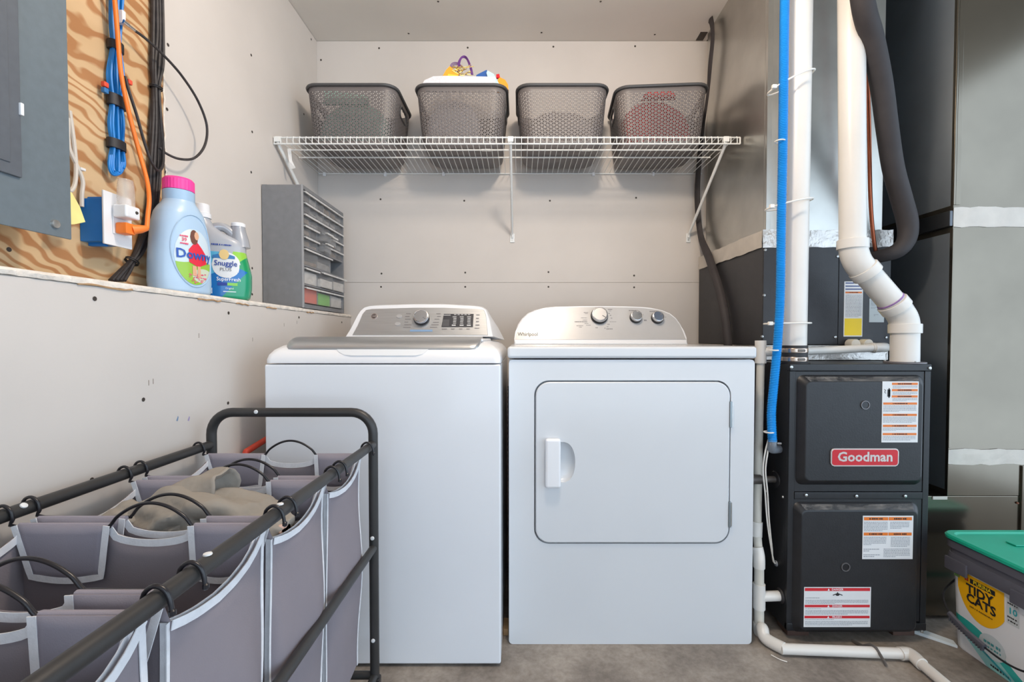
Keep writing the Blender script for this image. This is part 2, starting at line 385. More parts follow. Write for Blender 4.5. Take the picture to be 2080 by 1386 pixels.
# screws and dimples of the drywall
sb = NB(); lathe(sb, [(.0042, 0), (.0036, .0006), (.0015, .0002)], 10, axis='y'); sme = None
def screws(parent, pts, ax):
    global sme
    for p in pts:
        b = NB()
        if ax == 'y': lathe(b, [(.0048, -.0006), (.004, -.0012), (.0015, -.0008)], 8, p, 'y')
        elif ax == 'x': lathe(b, [(.0048, .0006), (.004, .0012), (.0015, .0008)], 8, p, 'x')
        else: lathe(b, [(.0048, -.0006), (.004, -.0012), (.0015, -.0008)], 8, p, 'z')
        add('screw', b, DARKHOLE, parent)
sb.free()
screws(wb, [P(a, b, YB) for a, b in ((770, 98), (950, 97), (1124, 95), (1290, 94), (652, 122), (773, 405), (943, 408), (1117, 408), (1292, 402), (775, 556), (945, 554), (1114, 553), (1288, 560), (774, 583), (945, 583), (1114, 583), (1288, 584))], 'y')
screws(wl, [PX(a, b, XL) for a, b in ((632, 80), (510, 112), (512, 268), (510, 350), (617, 232), (341, 91), (339, 222), (337, 350), (512, 545), (512, 598))], 'x')
screws(wl, [PX(a, b, XL-.003) for a, b in ((18, 507), (338, 40))], 'x')
screws(wll, [PX(a, b, XLL) for a, b in ((192, 607), (464, 636), (607, 645), (694, 655), (186, 975), (463, 819), (291, 812))], 'x')
screws(bpy.data.objects['ceiling'], [PZ(a, b, ZC) for a, b in ((830, 68), (1100, 66), (1330, 70), (890, 3), (1220, 3))], 'z')
sc = NB()
for a, b in ((302, 778), (311, 775), (594, 540), (603, 655), (513, 690), (577, 660), (404, 682)):
    p = PX(a, b, XLL); box(sc, XLL, XLL+.0004, p.y-.0008, p.y+.0008, p.z-.006, p.z+.006)
add('scuff_mark', sc, mat('scuff', (140, 128, 116), .8), wll, smooth=False)['kind'] = 'stuff'
for a, b, c in ((360, 851, (120, 146, 180)), (383, 851, (160, 146, 190))):
    p = PX(a, b, XLL); bb = NB(); bb.faces.new([bb.verts.new((XLL+.0005, p.y+u, p.z+v)) for u, v in ((-.004, -.004), (.001, -.006), (.004, .003), (.002, .007))]); add('paint_smudge', bb, mat('smudge%d' % a, c, .8), wll, smooth=False)

# lamp on the soffit (out of frame)
lp = thing('ceiling_lamp', 'bare bulb in a white ceiling lampholder on the soffit', 'lamp', (LAMP_POS[0], LAMP_POS[1], ZC))
add('lampholder', lathe(NB(), [(.06, ZC), (.058, ZC-.02), (.03, ZC-.035), (.022, ZC-.06)], 24, (LAMP_POS[0], LAMP_POS[1], 0)), WHITEP, lp)
add('bulb', lathe(NB(), [(.014, -.0), (.02, -.02), (.032, -.05), (.03, -.075), (.015, -.092), (.002, -.096)], 20, (LAMP_POS[0], LAMP_POS[1], ZC-.058)), mat('bulb_glow', (255, 236, 210), .5, emit=((255, 214, 170), 12)), lp)
L = bpy.data.lights.new('bulb_light', 'POINT'); L.energy = LAMP_W; L.color = (1, .86, .71); L.shadow_soft_size = .07
lo = bpy.data.objects.new('bulb_light', L); COL.objects.link(lo); lo.location = (LAMP_POS[0], LAMP_POS[1], ZC-.17-ZC+ZC); lo.parent = lp; lo.location = (0, 0, -.22)

# ================================================================== DRYER
Yd = 1.40; dx0, dx1 = P(1033, 900, Yd).x, P(1534, 730, Yd).x; dz0, dzs, dzt = P(1200, 1309, Yd).z, P(1200, 729, Yd).z, P(1200, 704, Yd).z
YdB = 2.10
dr = thing('clothes_dryer', 'white front-loading clothes dryer with square door and curved silver console', 'dryer', ((dx0+dx1)/2, 1.75, 0))
bx0, bx1, bz0, bz1 = P(1085, 900, Yd).x, P(1484, 900, Yd).x, P(1200, 1105, Yd).z, P(1200, 773, Yd).z
body = NB(); holed(body, rrect(dx0+.001, dx1-.001, dz0, dzs-.003, .012, 4), [rrect(bx0, bx1, bz0, bz1, .046, 8)], XZ, Yd, Yd+.03)
box(body, dx0+.001, dx1-.001, Yd+.03, YdB, dz0+.002, dzs-.003)
add('cabinet', body, DWHITE, dr, angle=30)
add('top_panel', rbox(dx0-.003, dx1+.003, Yd-.008, YdB, dzs+.001, dzt, .009, 3), DWHITE, dr)
g = .0048
hx0, hx1, hx2, hz0, hz1 = P(1107, 940, Yd).x, P(1138, 940, Yd).x, P(1168, 940, Yd).x, P(1120, 988, Yd).z, P(1120, 889, Yd).z
hzm = (hz0+hz1)/2; scp = [(hx1-.010+(hx2-hx1+.010)*max(0, math.cos(-PI/2+PI*k/16))**.55, hzm+(hz1-hz0)*.42*math.sin(-PI/2+PI*k/16)) for k in range(17)]
oo = rrect(bx0+g, bx1-g, bz0+g, bz1-g, .043, 8); o2 = rrect(bx0+g+.003, bx1-g-.003, bz0+g+.003, bz1-g-.003, .040, 8)
door = NB(); holed(door, o2, [scp], XZ, Yd-.005, Yd-.002); loft(door, [[XZ(u, v, Yd+.028) for u, v in oo], [XZ(u, v, Yd-.0022) for u, v in oo], [XZ(u, v, Yd-.0045) for u, v in o2]], False, False)
bmesh.ops.remove_doubles(door, verts=door.verts, dist=.0006)
dd = add('door', door, DWHITE, dr, angle=40)
add('handle', rbox(hx0, hx1, Yd-.026, Yd-.0052, hz0, hz1, .008, 3), WHITEP, dd)
rings = []
for sc2, dp in ((1.0, -.0046), (.97, .004), (.88, .012), (.70, .0165), (.4, .018)): rings.append([XZ(hx1+.004+(u-hx1-.004)*sc2, hzm+(v-hzm)*sc2, Yd+dp) for u, v in scp])
add('handle_scoop', loft(NB(), rings, False, True), DWHITE, dd, angle=70)
for pz0, pz1 in ((868, 815), (1070, 1018)):
    z0, z1 = P(1484, pz0, Yd).z, P(1484, pz1, Yd).z
    h = add('hinge', rbox(bx1-.006, bx1+.001, Yd-.0085, Yd-.001, z0, z1, .0015), mat('hinge_metal', (150, 158, 162), .35, .8), dr)
    bb = NB(); tube(bb, [(bx1+.001, Yd-.006, z0+.004), (bx1+.001, Yd-.006, z1-.004)], .0028, 8); add('hinge_pin', bb, SCREW, h)
for fx in (dx0+.05, dx1-.06):
    for fy in (Yd+.06, YdB-.06): add('foot', lathe(NB(), [(.019, 0), (.019, dz0*.6), (.01, dz0*.7), (.01, dz0+.004)], 14, (fx, fy, 0)), mat('foot_gray', (150, 146, 146), .6), dr)
# console
Yc = 1.90
cpx = [(75, 470), (78, 420), (90, 340), (115, 265), (160, 200), (225, 140), (300, 106), (400, 84), (520, 72), (800, 65), (1050, 65), (1300, 68), (1450, 74), (1560, 84), (1680, 106), (1770, 142), (1830, 190), (1880, 255), (1915, 330), (1945, 410), (1965, 480)]
TILT = .42
def confn(Yc0, z0): return lambda u, v, d: Vector((u, Yc0+(v-z0)*TILT+d, v))
def conpt(px, py, Y0, z0):
    # point on tilted console plane Y = Y0 + (z-z0)*TILT
    p = P(px, py, Y0)
    for _ in range(6): p = P(px, py, Y0+(p.z-z0)*TILT)
    return p.x, p.z
zc0 = dzt+.004
out = [conpt(1030+a/5.333, 610+b/5.333, Yc, zc0) for a, b in cpx]
zl = min(v for u, v in out); out[0] = (out[0][0], zl); out[-1] = (out[-1][0], zl)
cf = confn(Yc, zc0)
cb = NB(); prism(cb, out[::-1], cf, 0, .10, .006, 3)
con = add('console', cb, WHITEP, dr)
fz = conpt(1200, 690, Yc, zc0)[1]
cx_m = sum(u for u, v in out)/len(out)
face = [(u*.985+cx_m*.015, v-.004) for u, v in out if v > fz+.004]
face = [(conpt(1045.5, 690, Yc, zc0)[0], fz)]+face+[(conpt(1394.5, 690, Yc, zc0)[0], fz)]
fb = NB(); prism(fb, face[::-1], cf, -.0015, .001); add('console_face', fb, DSILVER, con, smooth=False)
def knob(parent, px, py, rpx, Y0, z0, name='knob', blk=True):
    u, v = conpt(px, py, Y0, z0); r = rpx*Y0/FPX; f = confn(Y0, z0); nrm = Vector((0, -1, TILT)).normalized(); c = f(u, v, 0)
    e1 = Vector((1, 0, 0)); e2 = nrm.cross(e1)
    def disc(prof, n=28):
        return loft(NB(), [[c+nrm*h+e1*(rr*math.cos(2*PI*k/n))+e2*(rr*math.sin(2*PI*k/n)) for k in range(n)] for rr, h in prof])
    k_ = add(name, disc([(r*1.13, .001), (r*1.12, .010), (r*1.04, .016)]), BLACKP, parent)
    add('knob_cap', disc([(r*1.04, .016), (r*1.03, .022), (r*.97, .0255), (r*.9, .026), (r*.86, .0245), (r*.02, .0245)]), CHROME, k_)
    ib = NB(); a = math.radians(-35 if rpx > 14 else 35); d = e1*math.cos(a)+e2*math.sin(a)*(-1 if e2.z < 0 else 1); s = nrm.cross(d)
    loft(ib, [[c+nrm*.0246+d*t+s*q for t, q in ((r*.35, -.0012), (r*.9, -.0012), (r*.9, .0012), (r*.35, .0012))], [c+nrm*.0258+d*t+s*q for t, q in ((r*.35, -.0012), (r*.9, -.0012), (r*.9, .0012), (r*.35, .0012))]])
    add('pointer', ib, PRINT, k_)
    return k_
knob(con, 1217, 643, 16, Yc, zc0); knob(con, 1291, 646, 11.5, Yc, zc0); knob(con, 1334.5, 647, 11.5, Yc, zc0)
def ctext(parent, body, px, py, hpx, Y0, z0, m=PRINT, **k):
    u, v = conpt(px, py, Y0, z0); f = confn(Y0, z0)
    return text('lettering', body, hpx*Y0/FPX*1.38, lambda a, b, d: f(u+a, v+b, -.0019), m, parent, **k)
ctext(con, 'Whirlpool', 1072, 679.5, 7.5, Yc, zc0, mat('brand_ink', (40, 39, 41), .5), sx=.95, bold=.0002)
def dashes(parent, lst, Y0, z0, m=PRINT):
    f = confn(Y0, z0); bb = NB()
    for px, py, w, h in lst:
        u, v = conpt(px, py, Y0, z0); k = Y0/FPX; x = u-w*k/2
        while x < u+w*k/2-.001:
            l = random.uniform(.002, .005); quads(bb, [(x, min(x+l, u+w*k/2), v-h*k/2, v+h*k/2)], f, -.0018); x += l+.0012
    add('printed_marks', bb, m, parent, smooth=False)['kind'] = 'stuff'
dashes(con, [(1213, 626, 8, 1.4), (1190, 635, 9, 1.4), (1191, 637.5, 6, 1.2), (1186, 646, 12, 1.2), (1188, 650.5, 9, 1.2), (1180, 654, 26, 1.8), (1191, 657.5, 8, 1.2), (1195, 661, 9, 1.2), (1178, 662, 15, 1.4), (1179, 665, 6, 1.2), (1239, 629, 9, 1.8), (1239, 632, 5, 1.2), (1237, 637, 3, 2), (1240, 641, 3, 2), (1242, 646.5, 3, 2), (1245, 654, 14, 1), (1236, 659, 5, 1.6), (1234, 664, 3, 1.5), (1238, 668.5, 13, 2), (1212, 666, 5, 1.5), (1229, 667, 3, 1.5), (1287, 631, 20, 1.8), (1329, 633, 20, 1.8), (1311, 651, 6, 3), (1304, 640, 6, 1), (1350, 644.5, 6, 1)], Yc, zc0)

# ================================================================== WASHER
Yw = 1.30; wx0, wx1 = P(537, 800, Yw).x, P(1017, 800, Yw).x; wz0, wzs = P(900, 1364, Yw).z, P(900, 739, Yw).z; YwB = 2.0
wa = thing('washing_machine', 'white top-loading washing machine with silver lid handle and dark display', 'washer', ((wx0+wx1)/2, 1.65, 0))
wz0 = max(wz0, .008)
add('cabinet', rbox(wx0, wx1, Yw, YwB, wz0, wzs-.002, .006, 3), WHITE, wa)
for fx in (wx0+.06, wx1-.06):
    for fy in (Yw+.07, YwB-.07): add('foot', lathe(NB(), [(.02, 0), (.02, wz0+.003)], 14, (fx, fy, 0)), RUBBER, wa)
ins = [(0, 0), (.010, 0), (.024, .003), (.038, .011), (.050, .024), (.058, .042), (.064, .066), (.0665, .09)]
rings = []
for h, i in ins:
    r = .02+i*.6; pts = []
    x0, x1, y0, y1 = wx0+i, wx1-i, Yw+i*1.5, YwB-.005
    for cxx, cyy, a0, rr in ((x1-r, y1-.006, 0, .006), (x0+r, y1-.006, PI/2, .006), (x0+r, y0+r, PI, r), (x1-r, y0+r, 1.5*PI, r)):
        for k in range(7):
            a = a0+PI/2*k/6
            ccx = cxx if rr == r else (x1-.006 if a0 == 0 else x0+.006)
            pts.append((ccx+rr*math.cos(a), cyy+rr*math.sin(a), wzs+.001+h))
    rings.append(pts)
deck = add('top_deck', loft(NB(), rings), WHITEP, wa, angle=60)
# scoop under the handle
u0, u1 = P(684, 720, Yw+.02).x, P(868, 720, Yw+.02).x
zz0, zz1 = wzs+.016, wzs+.046
lx0, lx1 = P(590, 697, 1.36).x, P(977, 697, 1.36).x
zt = wzs+.068
lid = add('lid', rbox(lx0-.004, lx1+.004, 1.375, 1.77, zt-.006, zt+.004, .004, 2), WHITEP, wa)
hb = NB(); prof = [(1.322, zt-.030), (1.316, zt-.027), (1.318, zt-.019), (1.332, zt-.008), (1.36, zt+.002), (1.40, zt+.0085), (1.43, zt+.0095), (1.43, zt-.004), (1.38, zt-.006), (1.345, zt-.016), (1.328, zt-.027)]
xs_ = [(lx0, .55), (lx0+.004, .82), (lx0+.014, .97), (lx0+.03, 1), (lx1-.03, 1), (lx1-.014, .97), (lx1-.004, .82), (lx1, .55)]
loft(hb, [[(x, 1.40+(y-1.40)*s if y < 1.40 else y, zt+.0085+(z-zt-.0085)*(s if y < 1.4 else 1)) for y, z in prof] for x, s in xs_]); add('lid_handle', hb, SILVER, lid, angle=50)
# dip below the handle, a shallow darker pocket in the deck
pk = NB(); A = []
for (pa, pb) in ((684, 709), (690, 716), (700, 721), (715, 722.5), (845, 722.5), (858, 720), (865, 715), (871, 709)):
    p = P(pa, pb, 1.304+max(0, (722.5-pb))*.0012); A.append(p+Vector((0, -.003, 0)))
B = [a+Vector((0, .012, -.001)) for a in A]
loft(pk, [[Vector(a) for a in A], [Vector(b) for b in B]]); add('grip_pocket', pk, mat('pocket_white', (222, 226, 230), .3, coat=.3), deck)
# console
Yk = 1.80; zk0 = zt+.002
kp = [(700, 684), (712, 664), (724, 640), (733, 627), (742, 621.5), (760, 619.5), (840, 617), (900, 617), (960, 620), (978, 622), (988, 628), (996, 648), (1003, 684)]
ko = [conpt(a, b, Yk, zk0) for a, b in kp]
f = confn(Yk, zk0)
rear = [(wx0+.012, zk0-.004), (wx0+.04, zk0+.05), (ko[4][0]-.012, ko[5][1]-.012), (ko[5][0]-.004, ko[5][1]-.004), (ko[6][0], ko[6][1]-.003), (ko[7][0], ko[7][1]-.003), (ko[8][0]+.004, ko[8][1]-.004), (ko[9][0]+.012, ko[9][1]-.012), (wx1-.04, zk0+.05), (wx1-.012, zk0-.004)]
def resample(pts, n):
    L = [0]
    for a, b in zip(pts, pts[1:]): L.append(L[-1]+math.dist(a, b))
    out = []
    for k in range(n):
        s = L[-1]*k/(n-1); i = max(j for j in range(len(L)) if L[j] <= s+1e-9); i = min(i, len(pts)-2)
        t = (s-L[i])/(L[i+1]-L[i]); out.append(tuple(pts[i][q]*(1-t)+pts[i+1][q]*t for q in range(2)))
    return out
ka, kb = resample(ko, 40), resample(rear, 40)
kb_ = NB()
r0 = [f(u, v, .012) for u, v in ka]; r1 = [f((u-ka[20][0])*.985+ka[20][0], v-.0035, 0) if v > zk0+.01 else f((u-ka[20][0])*.985+ka[20][0], v, 0) for u, v in ka]
r2 = [Vector((u, 1.985, v)) for u, v in kb]; rm = [a.lerp(b, .55)+Vector((0, 0, .004 if a.z > zk0+.03 else 0)) for a, b in zip(r0, r2)]
loft(kb_, [r1, r0, rm, r2]); kcon = add('console', kb_, WHITEP, wa, angle=45)
fp = [(716, 681), (727, 662), (737, 638), (744, 630), (756, 628), (840, 625.5), (900, 625.5), (965, 628), (983, 630), (987, 640), (991, 681)]
fb = NB(); prism(fb, [conpt(a, b, Yk, zk0) for a, b in fp], f, -.003, .004, .001, 1); add('console_face', fb, SILVER, kcon, smooth=False)
def off(fn, o): return lambda u, v, d: fn(u, v, d+o)
knob_ = knob(kcon, 857, 647, 15, Yk-.003, zk0)
sr = NB(); 
du0, dv0 = conpt(897, 664.5, Yk, zk0); du1, dv1 = conpt(962, 638, Yk, zk0)
quads(sr, [], f, 0); prism(sr, [(du0, dv0), (du1, dv0), (du1+.001, dv1), (du0+.006, dv1)], f, -.0045, -.002); dsp = add('display', sr, mat('display_black', (58, 58, 62), .25, coat=.4), kcon, smooth=False)
def kd(lst, m, parent, o=-.0047):
    bb = NB(); k = Yk/FPX
    for px, py, w, h in lst:
        u, v = conpt(px, py, Yk, zk0); quads(bb, [(u-w*k/2, u+w*k/2, v-h*k/2, v+h*k/2)], f, o)
    add('printed_marks', bb, m, parent, smooth=False)['kind'] = 'stuff'
kd([(902+i*1.6, 640.5, 1.2, 1.6) for i in range(9)]+[(925+i*7, 639.5, 5, 1.2) for i in range(5)]+[(a+random.uniform(-.5, .5), 644+j*3.2, 6.5 if j else 8, 1.3) for a in (924, 938.5, 953) for j in range(5)]+[(a, 661, 8, 2.4) for a in (922, 938, 952.5)], mat('display_print', (205, 205, 205), .5), dsp, -.0049)
kd([(906, 656, 14, 14)], mat('display_window', (84, 84, 86), .3), dsp, -.0048)
kd([(830, 637.5, 10, 1.4), (828, 643, 9, 1.4), (829, 648.5, 12, 1.4), (826, 654.5, 8, 1.4), (829, 660, 15, 1.4), (827, 665, 15, 1.4), (893-2, 637.5, 9, 1.4), (892, 643, 8, 1.4), (888, 648.5, 10, 1.4), (886, 655, 12, 1.4), (884, 660, 15, 1.4), (881, 665, 15, 1.4), (903, 668.5, 11, 1.5), (920, 668.5, 8, 1.5), (936, 668.5, 7, 1.5), (951, 668.5, 7, 1.5), (971, 640, 7, 1.5), (970, 647, 6, 2), (970, 653.5, 6, 2), (970, 660.5, 8, 2), (969, 667, 10, 1.2)], mat('console_print', (132, 128, 128), .6), kcon, -.0042)
kd([(856, 672, 46, 4)], mat('energy_strip', (132, 164, 200), .5), kcon, -.0042)
for a, b in ((811, 643), (808, 658.5)):
    u, v = conpt(a, b, Yk, zk0); nrm = Vector((0, -1, TILT)).normalized(); c = f(u, v, -.003); e2 = Vector((0, TILT, 1)).normalized()
    bt = add('button', loft(NB(), [[c+nrm*h+Vector((1, 0, 0))*r*math.cos(q*PI/10)+e2*r*.75*math.sin(q*PI/10) for q in range(20)] for r, h in ((.0115, 0), (.0105, .003), (.009, .0032))]), mat('button_silver', (196, 196, 197), .35, .5), kcon)
# round maker's emblem
u, v = conpt(760.5, 643, Yk, zk0); c = f(u, v, -.003); nrm = Vector((0, -1, TILT)).normalized(); e2 = Vector((0, TILT, 1)).normalized()
def dsc(R0, R1, h0, h1): return loft(NB(), [[c+nrm*h+Vector((1, 0, 0))*r*math.cos(q*PI/14)+e2*r*math.sin(q*PI/14) for q in range(28)] for r, h in ((R0, h0), (R1, h1))])
em = add('emblem', dsc(.0135, .0135, 0, .002), BADGE, kcon); add('emblem_disc', dsc(.0115, .0115, .002, .0026), mat('emblem_dark', (58, 46, 44), .4), em)
bb = NB(); tube(bb, [c+nrm*.0028+Vector((1, 0, 0))*.0098*math.cos(q*PI/12)+e2*.0098*math.sin(q*PI/12) for q in range(24)], .0005, 4, closed=True); add('emblem_ring', bb, BADGE, em)
text('lettering', 'GE', .0125, lambda a, b, d: c+nrm*.003+Vector((1, 0, 0))*a+e2*b, BADGE, em, bold=.0002, shear=.3)

# odds between the two machines
hs = thing('drain_hose', 'gray corrugated washer hose in the gap between washer and dryer', 'hose', (-.042, 1.9, .05))
pts = spline([(-.045, 1.95, .75), (-.046, 1.96, .55), (-.044, 1.95, .3), (-.045, 1.96, .02)], 30); bb = NB(); tube(bb, pts, [.007+.0012*math.sin(i*2.1) for i in range(len(pts))], 8); add('hose', bb, mat('hose_gray', (96, 96, 102), .5), hs)
bb = NB(); box(bb, -.054, -.037, 1.44, 1.50, .0, .022, .002); wb1 = tag(add('wood_shim', bb, mat('shim_wood', (176, 140, 100), .7, noise=(30, .2))), 'splintered wood scrap on the floor between washer and dryer', 'wood scrap')

# ================================================================== WIRE SHELF
Yf = 1.844; zdk = P(1056, 352, YB).z; sx0, sx1 = XL+.002, P(1503, 285, Yf).x
sh = thing('wire_shelf', 'white ventilated wire shelf carrying four gray baskets', 'shelf', (0, 2.05, zdk))
def rail(y, z, x0, x1, r=.0032): bb = NB(); tube(bb, [(x0, y, z), (x1, y, z)], r, 8); add('rail', bb, SHELFW, sh)
zw = zdk; rz = zdk-.0045
rail(Yf, rz, sx0, sx1); rail(Yf-.001, rz-.0255, sx0, sx1); rail(1.965, rz, sx0+.004, sx1-.02); rail(2.045, rz, sx0+.004, sx1-.035); rail(YB-.006, rz, sx0+.004, P(1425, 350, YB).x)
wbm = NB(); tube(wbm, [(0, YB-.004, 0), (0, Yf+.006, 0), (0, Yf+.001, -.0005), (0, Yf-.0032, -.003), (0, Yf-.0045, -.008), (0, Yf-.0045, -.031)], .0016, 6)
wire0 = None; nw = int((sx1-sx0)/.0254)
for i in range(nw+1):
    x = sx0+.004+i*.0254
    if x > sx1-.002: break
    if wire0 is None: wire0 = add('wire', wbm, SHELFW, sh, origin=(0, 2.05, 0)); wire0.location = (x, 0, 0)
    else: dup(wire0, sh, (x, 0, 0))
bb = NB(); tube(bb, [(sx1, Yf-.001, rz), (sx1, Yf-.001, rz-.0255)], .0032, 8); add('end_cap', bb, SHELFW, sh)
def bracket(x):
    bb = NB(); z1 = P(1056, 488, YB).z; tube(bb, [(x, Yf+.004, rz-.012), (x, Yf+.012, rz-.028), (x, YB-.012, z1+.03), (x, YB-.006, z1+.012)], .0085, 10, flat=.7)
    b = add('support_brace', bb, SHELFW, sh)
    add('brace_foot', rbox(x-.011, x+.011, YB-.005, YB, z1-.012, z1+.032, .002), SHELFW, b)
    add('screw', lathe(NB(), [(.004, YB-.005), (.003, YB-.007)], 10, (x, 0, z1), 'y'), SCREW, b)
    add('brace_clip', rbox(x-.012, x+.012, Yf-.006, Yf+.012, rz-.018, rz+.004, .003), SHELFW, b)
for x in (-.972, P(1037, 290, Yf).x, P(1475, 290, Yf).x): bracket(x)
for px in (660, 783, 901, 1205, 1326):
    x = P(px, 352, YB).x; add('wall_clip', rbox(x-.006, x+.006, YB-.012, YB, rz-.012, rz+.006, .002), WHITEP, sh)
bb = NB(); loft(bb, [[(-.955, 1.885, 1.735), (-.940, 1.885, 1.735), (-.940, 1.8865, 1.735), (-.955, 1.8865, 1.735)], [(-.948, 1.884, 1.685), (-.936, 1.886, 1.686), (-.936, 1.8875, 1.686), (-.948, 1.8855, 1.685)], [(-.944, 1.888, 1.652), (-.921, 1.884, 1.655), (-.921, 1.8855, 1.655), (-.944, 1.8895, 1.652)]])
add('hang_tag', bb, mat('paper_tag', (232, 230, 228), .7, noise=(60, .05)), sh, smooth=False)

# ================================================================== BASKETS
BW, BD, BH = .40, .315, .255
def rr_pt(u, a, b, r):
    """point on a rounded rectangle, u in [0,1) starting at front centre, going +x"""
    segs = [('l', a-r), ('c', 0), ('l', 2*(b-r)), ('c', 1), ('l', 2*(a-r)), ('c', 2), ('l', 2*(b-r)), ('c', 3), ('l', a-r)]
    A = PI/2*r; tot = 4*(a-r)+4*(b-r)+4*A; s = (u % 1)*tot
    for i, (k, v) in enumerate(segs):
        l = v if k == 'l' else A
        if s <= l or i == len(segs)-1:
            if i == 0: return (s, -b)
            if i == 1: t = s/r; return (a-r+r*math.sin(t), -b+r-r*math.cos(t))
            if i == 2: return (a, -b+r+s)
            if i == 3: t = s/r; return (a-r+r*math.cos(t), b-r+r*math.sin(t))
            if i == 4: return (a-r-s, b)
            if i == 5: t = s/r; return (-a+r-r*math.sin(t), b-r+r*math.cos(t))
            if i == 6: return (-a, b-r-s)
            if i == 7: t = s/r; return (-a+r-r*math.cos(t), -b+r-r*math.sin(t))
            return (-a+r+s, -b)
        s -= l
def bask_pt(u, z, off=0):
    t = z/BH; e = t**.8
    a, b, r = BW/2-.026*(1-e)-.008+off, BD/2-.02*(1-e)-.008+off, .05+.004*t
    if z < .02: k = (1-z/.02)**2*.016; a -= k; b -= k
    x, y = rr_pt(u, a, b, r); return Vector((x, y, z))
NC = 92; Z0, Z1 = .022, .232; NR = 14; SS = (Z1-Z0)/NR
def build_basket_mesh():
    bm = NB(); cache = {}
    def V(i, h):                       # lattice vertex, column i, half-row h
        i %= NC; k = (i, h)
        if k not in cache: cache[k] = bm.verts.new(bask_pt(i/NC, min(max(Z0+h*SS/2, Z0), Z1)))
        return cache[k]
    def hole(u, z):
        p = bask_pt(u, z); return abs(p.x) > BW/2-.045 and abs(p.y) < .048 and .178 < z < .212
    def tri(a, b, c):
        P3 = [v.co.copy() for v in (a, b, c)]; ce = (P3[0]+P3[1]+P3[2])/3.0
        zz = ce.z
        if abs(ce.x) > BW/2-.04 and abs(ce.y) < .05 and .176 < zz < .214: return
        q = [bm.verts.new(p.lerp(ce, .45)) for p in P3]; o = (a, b, c)
        for k in range(3):
            bm.faces.new((o[k], o[(k+1) % 3], q[(k+1) % 3], q[k]))
    for i in range(NC):
        p = i % 2
        # column between lattice lines i (offset p) and i+1 (offset 1-p)
        L = list(range(-p, 2*NR+2, 2)) if p else list(range(0, 2*NR+1, 2))
        R = list(range(-(1-p), 2*NR+2, 2)) if not p else list(range(0, 2*NR+1, 2))
        if not p:
            for h in range(0, 2*NR, 2): tri(V(i, h), V(i+1, h+1), V(i, h+2))
            for h in range(1, 2*NR-2, 2): tri(V(i+1, h), V(i+1, h+2), V(i, h+1))
            bm.faces.new((V(i, 0), V(i+1, 0) if (i+1, 0) in cache else V(i+1, 0), V(i+1, 1))); bm.faces.new((V(i, 2*NR), V(i+1, 2*NR-1), V(i+1, 2*NR)))
        else:
            for h in range(0, 2*NR, 2): tri(V(i+1, h), V(i+1, h+2), V(i, h+1))
            for h in range(1, 2*NR-2, 2): tri(V(i, h), V(i+1, h+1), V(i, h+2))
            bm.faces.new((V(i, 0), V(i+1, 0), V(i, 1))); bm.faces.new((V(i+1, 2*NR), V(i, 2*NR), V(i, 2*NR-1)))
    # solid band at the top and the base
    def ring(z): return [bm.verts.new(bask_pt(i/NC, z)) for i in range(NC)]
    top0 = [V(i, 2*NR) for i in range(NC)]; t1 = ring(BH-.004)
    for k in range(NC): bm.faces.new((top0[k], top0[(k+1) % NC], t1[(k+1) % NC], t1[k]))
    b0 = [V(i, 0) for i in range(NC)]; prev = b0
    for z in (.014, .007, .0025, 0.0):
        cur = ring(z)
        for k in range(NC): bm.faces.new((prev[(k+1) % NC], prev[k], cur[k], cur[(k+1) % NC]))
        prev = cur
    bm.faces.new(prev)
    return bm
bask_proto = None
def basket(cx, cy, rz, label):
    global bask_proto
    t = thing('storage_basket', label, 'basket', (cx, cy, zdk+.002), 'gray perforated baskets on the wire shelf', local=True, rz=rz)
    if bask_proto is None:
        o = add('basket_body', build_basket_mesh(), BASK, t, angle=50, origin=(0, 0, 0)); md = o.modifiers.new('thick', 'SOLIDIFY'); md.thickness = .0024; md.offset = -1
        bb = NB(); pr = [bask_pt(i/NC, BH-.004, .003) for i in range(NC)]; tube(bb, pr, .0062, 8, closed=True); rim = add('rim', bb, mat('basket_rim', (78, 77, 78), .4, noise=(9, .04)), t, origin=(0, 0, 0))
        hl = []
        for s in (-1, 1):
            bb = NB(); pts = []
            for yy, zz in rrect(-.053, .053, .172, .218, .02, 5):
                e = (zz/BH)**.8; pts.append((s*(BW/2-.026*(1-e)-.008), yy, zz))
            tube(bb, pts, .0045, 6, closed=True); hl.append(add('handle_rim', bb, MATS['basket_rim'], t, origin=(0, 0, 0)))
        bb = NB(); box(bb, .085, .125, -.115, -.09, -.0012, -.0003); st = add('sticker', bb, LABELW, t, smooth=False, origin=(0, 0, 0))
        bb = NB(); quads(bb, [(.088+i*.0042, .088+i*.0042+random.choice((.001, .0022)), -.113, -.104) for i in range(8)]+[(.088, .118, -.100, -.098), (.088, .11, -.096, -.094)], XY, -.0014); s2 = add('sticker_print', bb, PRINT, st, smooth=False, origin=(0, 0, 0))
        bask_proto = [o, rim]+hl+[st]
    else:
        for o in bask_proto:
            c = dup(o, t, o.location)
            for ch in o.children: dup(ch, c, ch.location)
    return t
yb = 1.925+BD/2
basket(-.716, yb, .0, 'gray perforated basket with mint cloth on top, beside the left wall')
basket(-.250, yb, 0, 'gray perforated basket heaped with white foam, orange paper and purple cord')
basket(.182, yb, 0, 'gray perforated basket without anything above its rim, left of the red-filled one')
basket(.612, yb+.004, math.radians(-4), 'gray perforated basket with red cloth inside, next to the metal duct')
zr = zdk+BH+.002
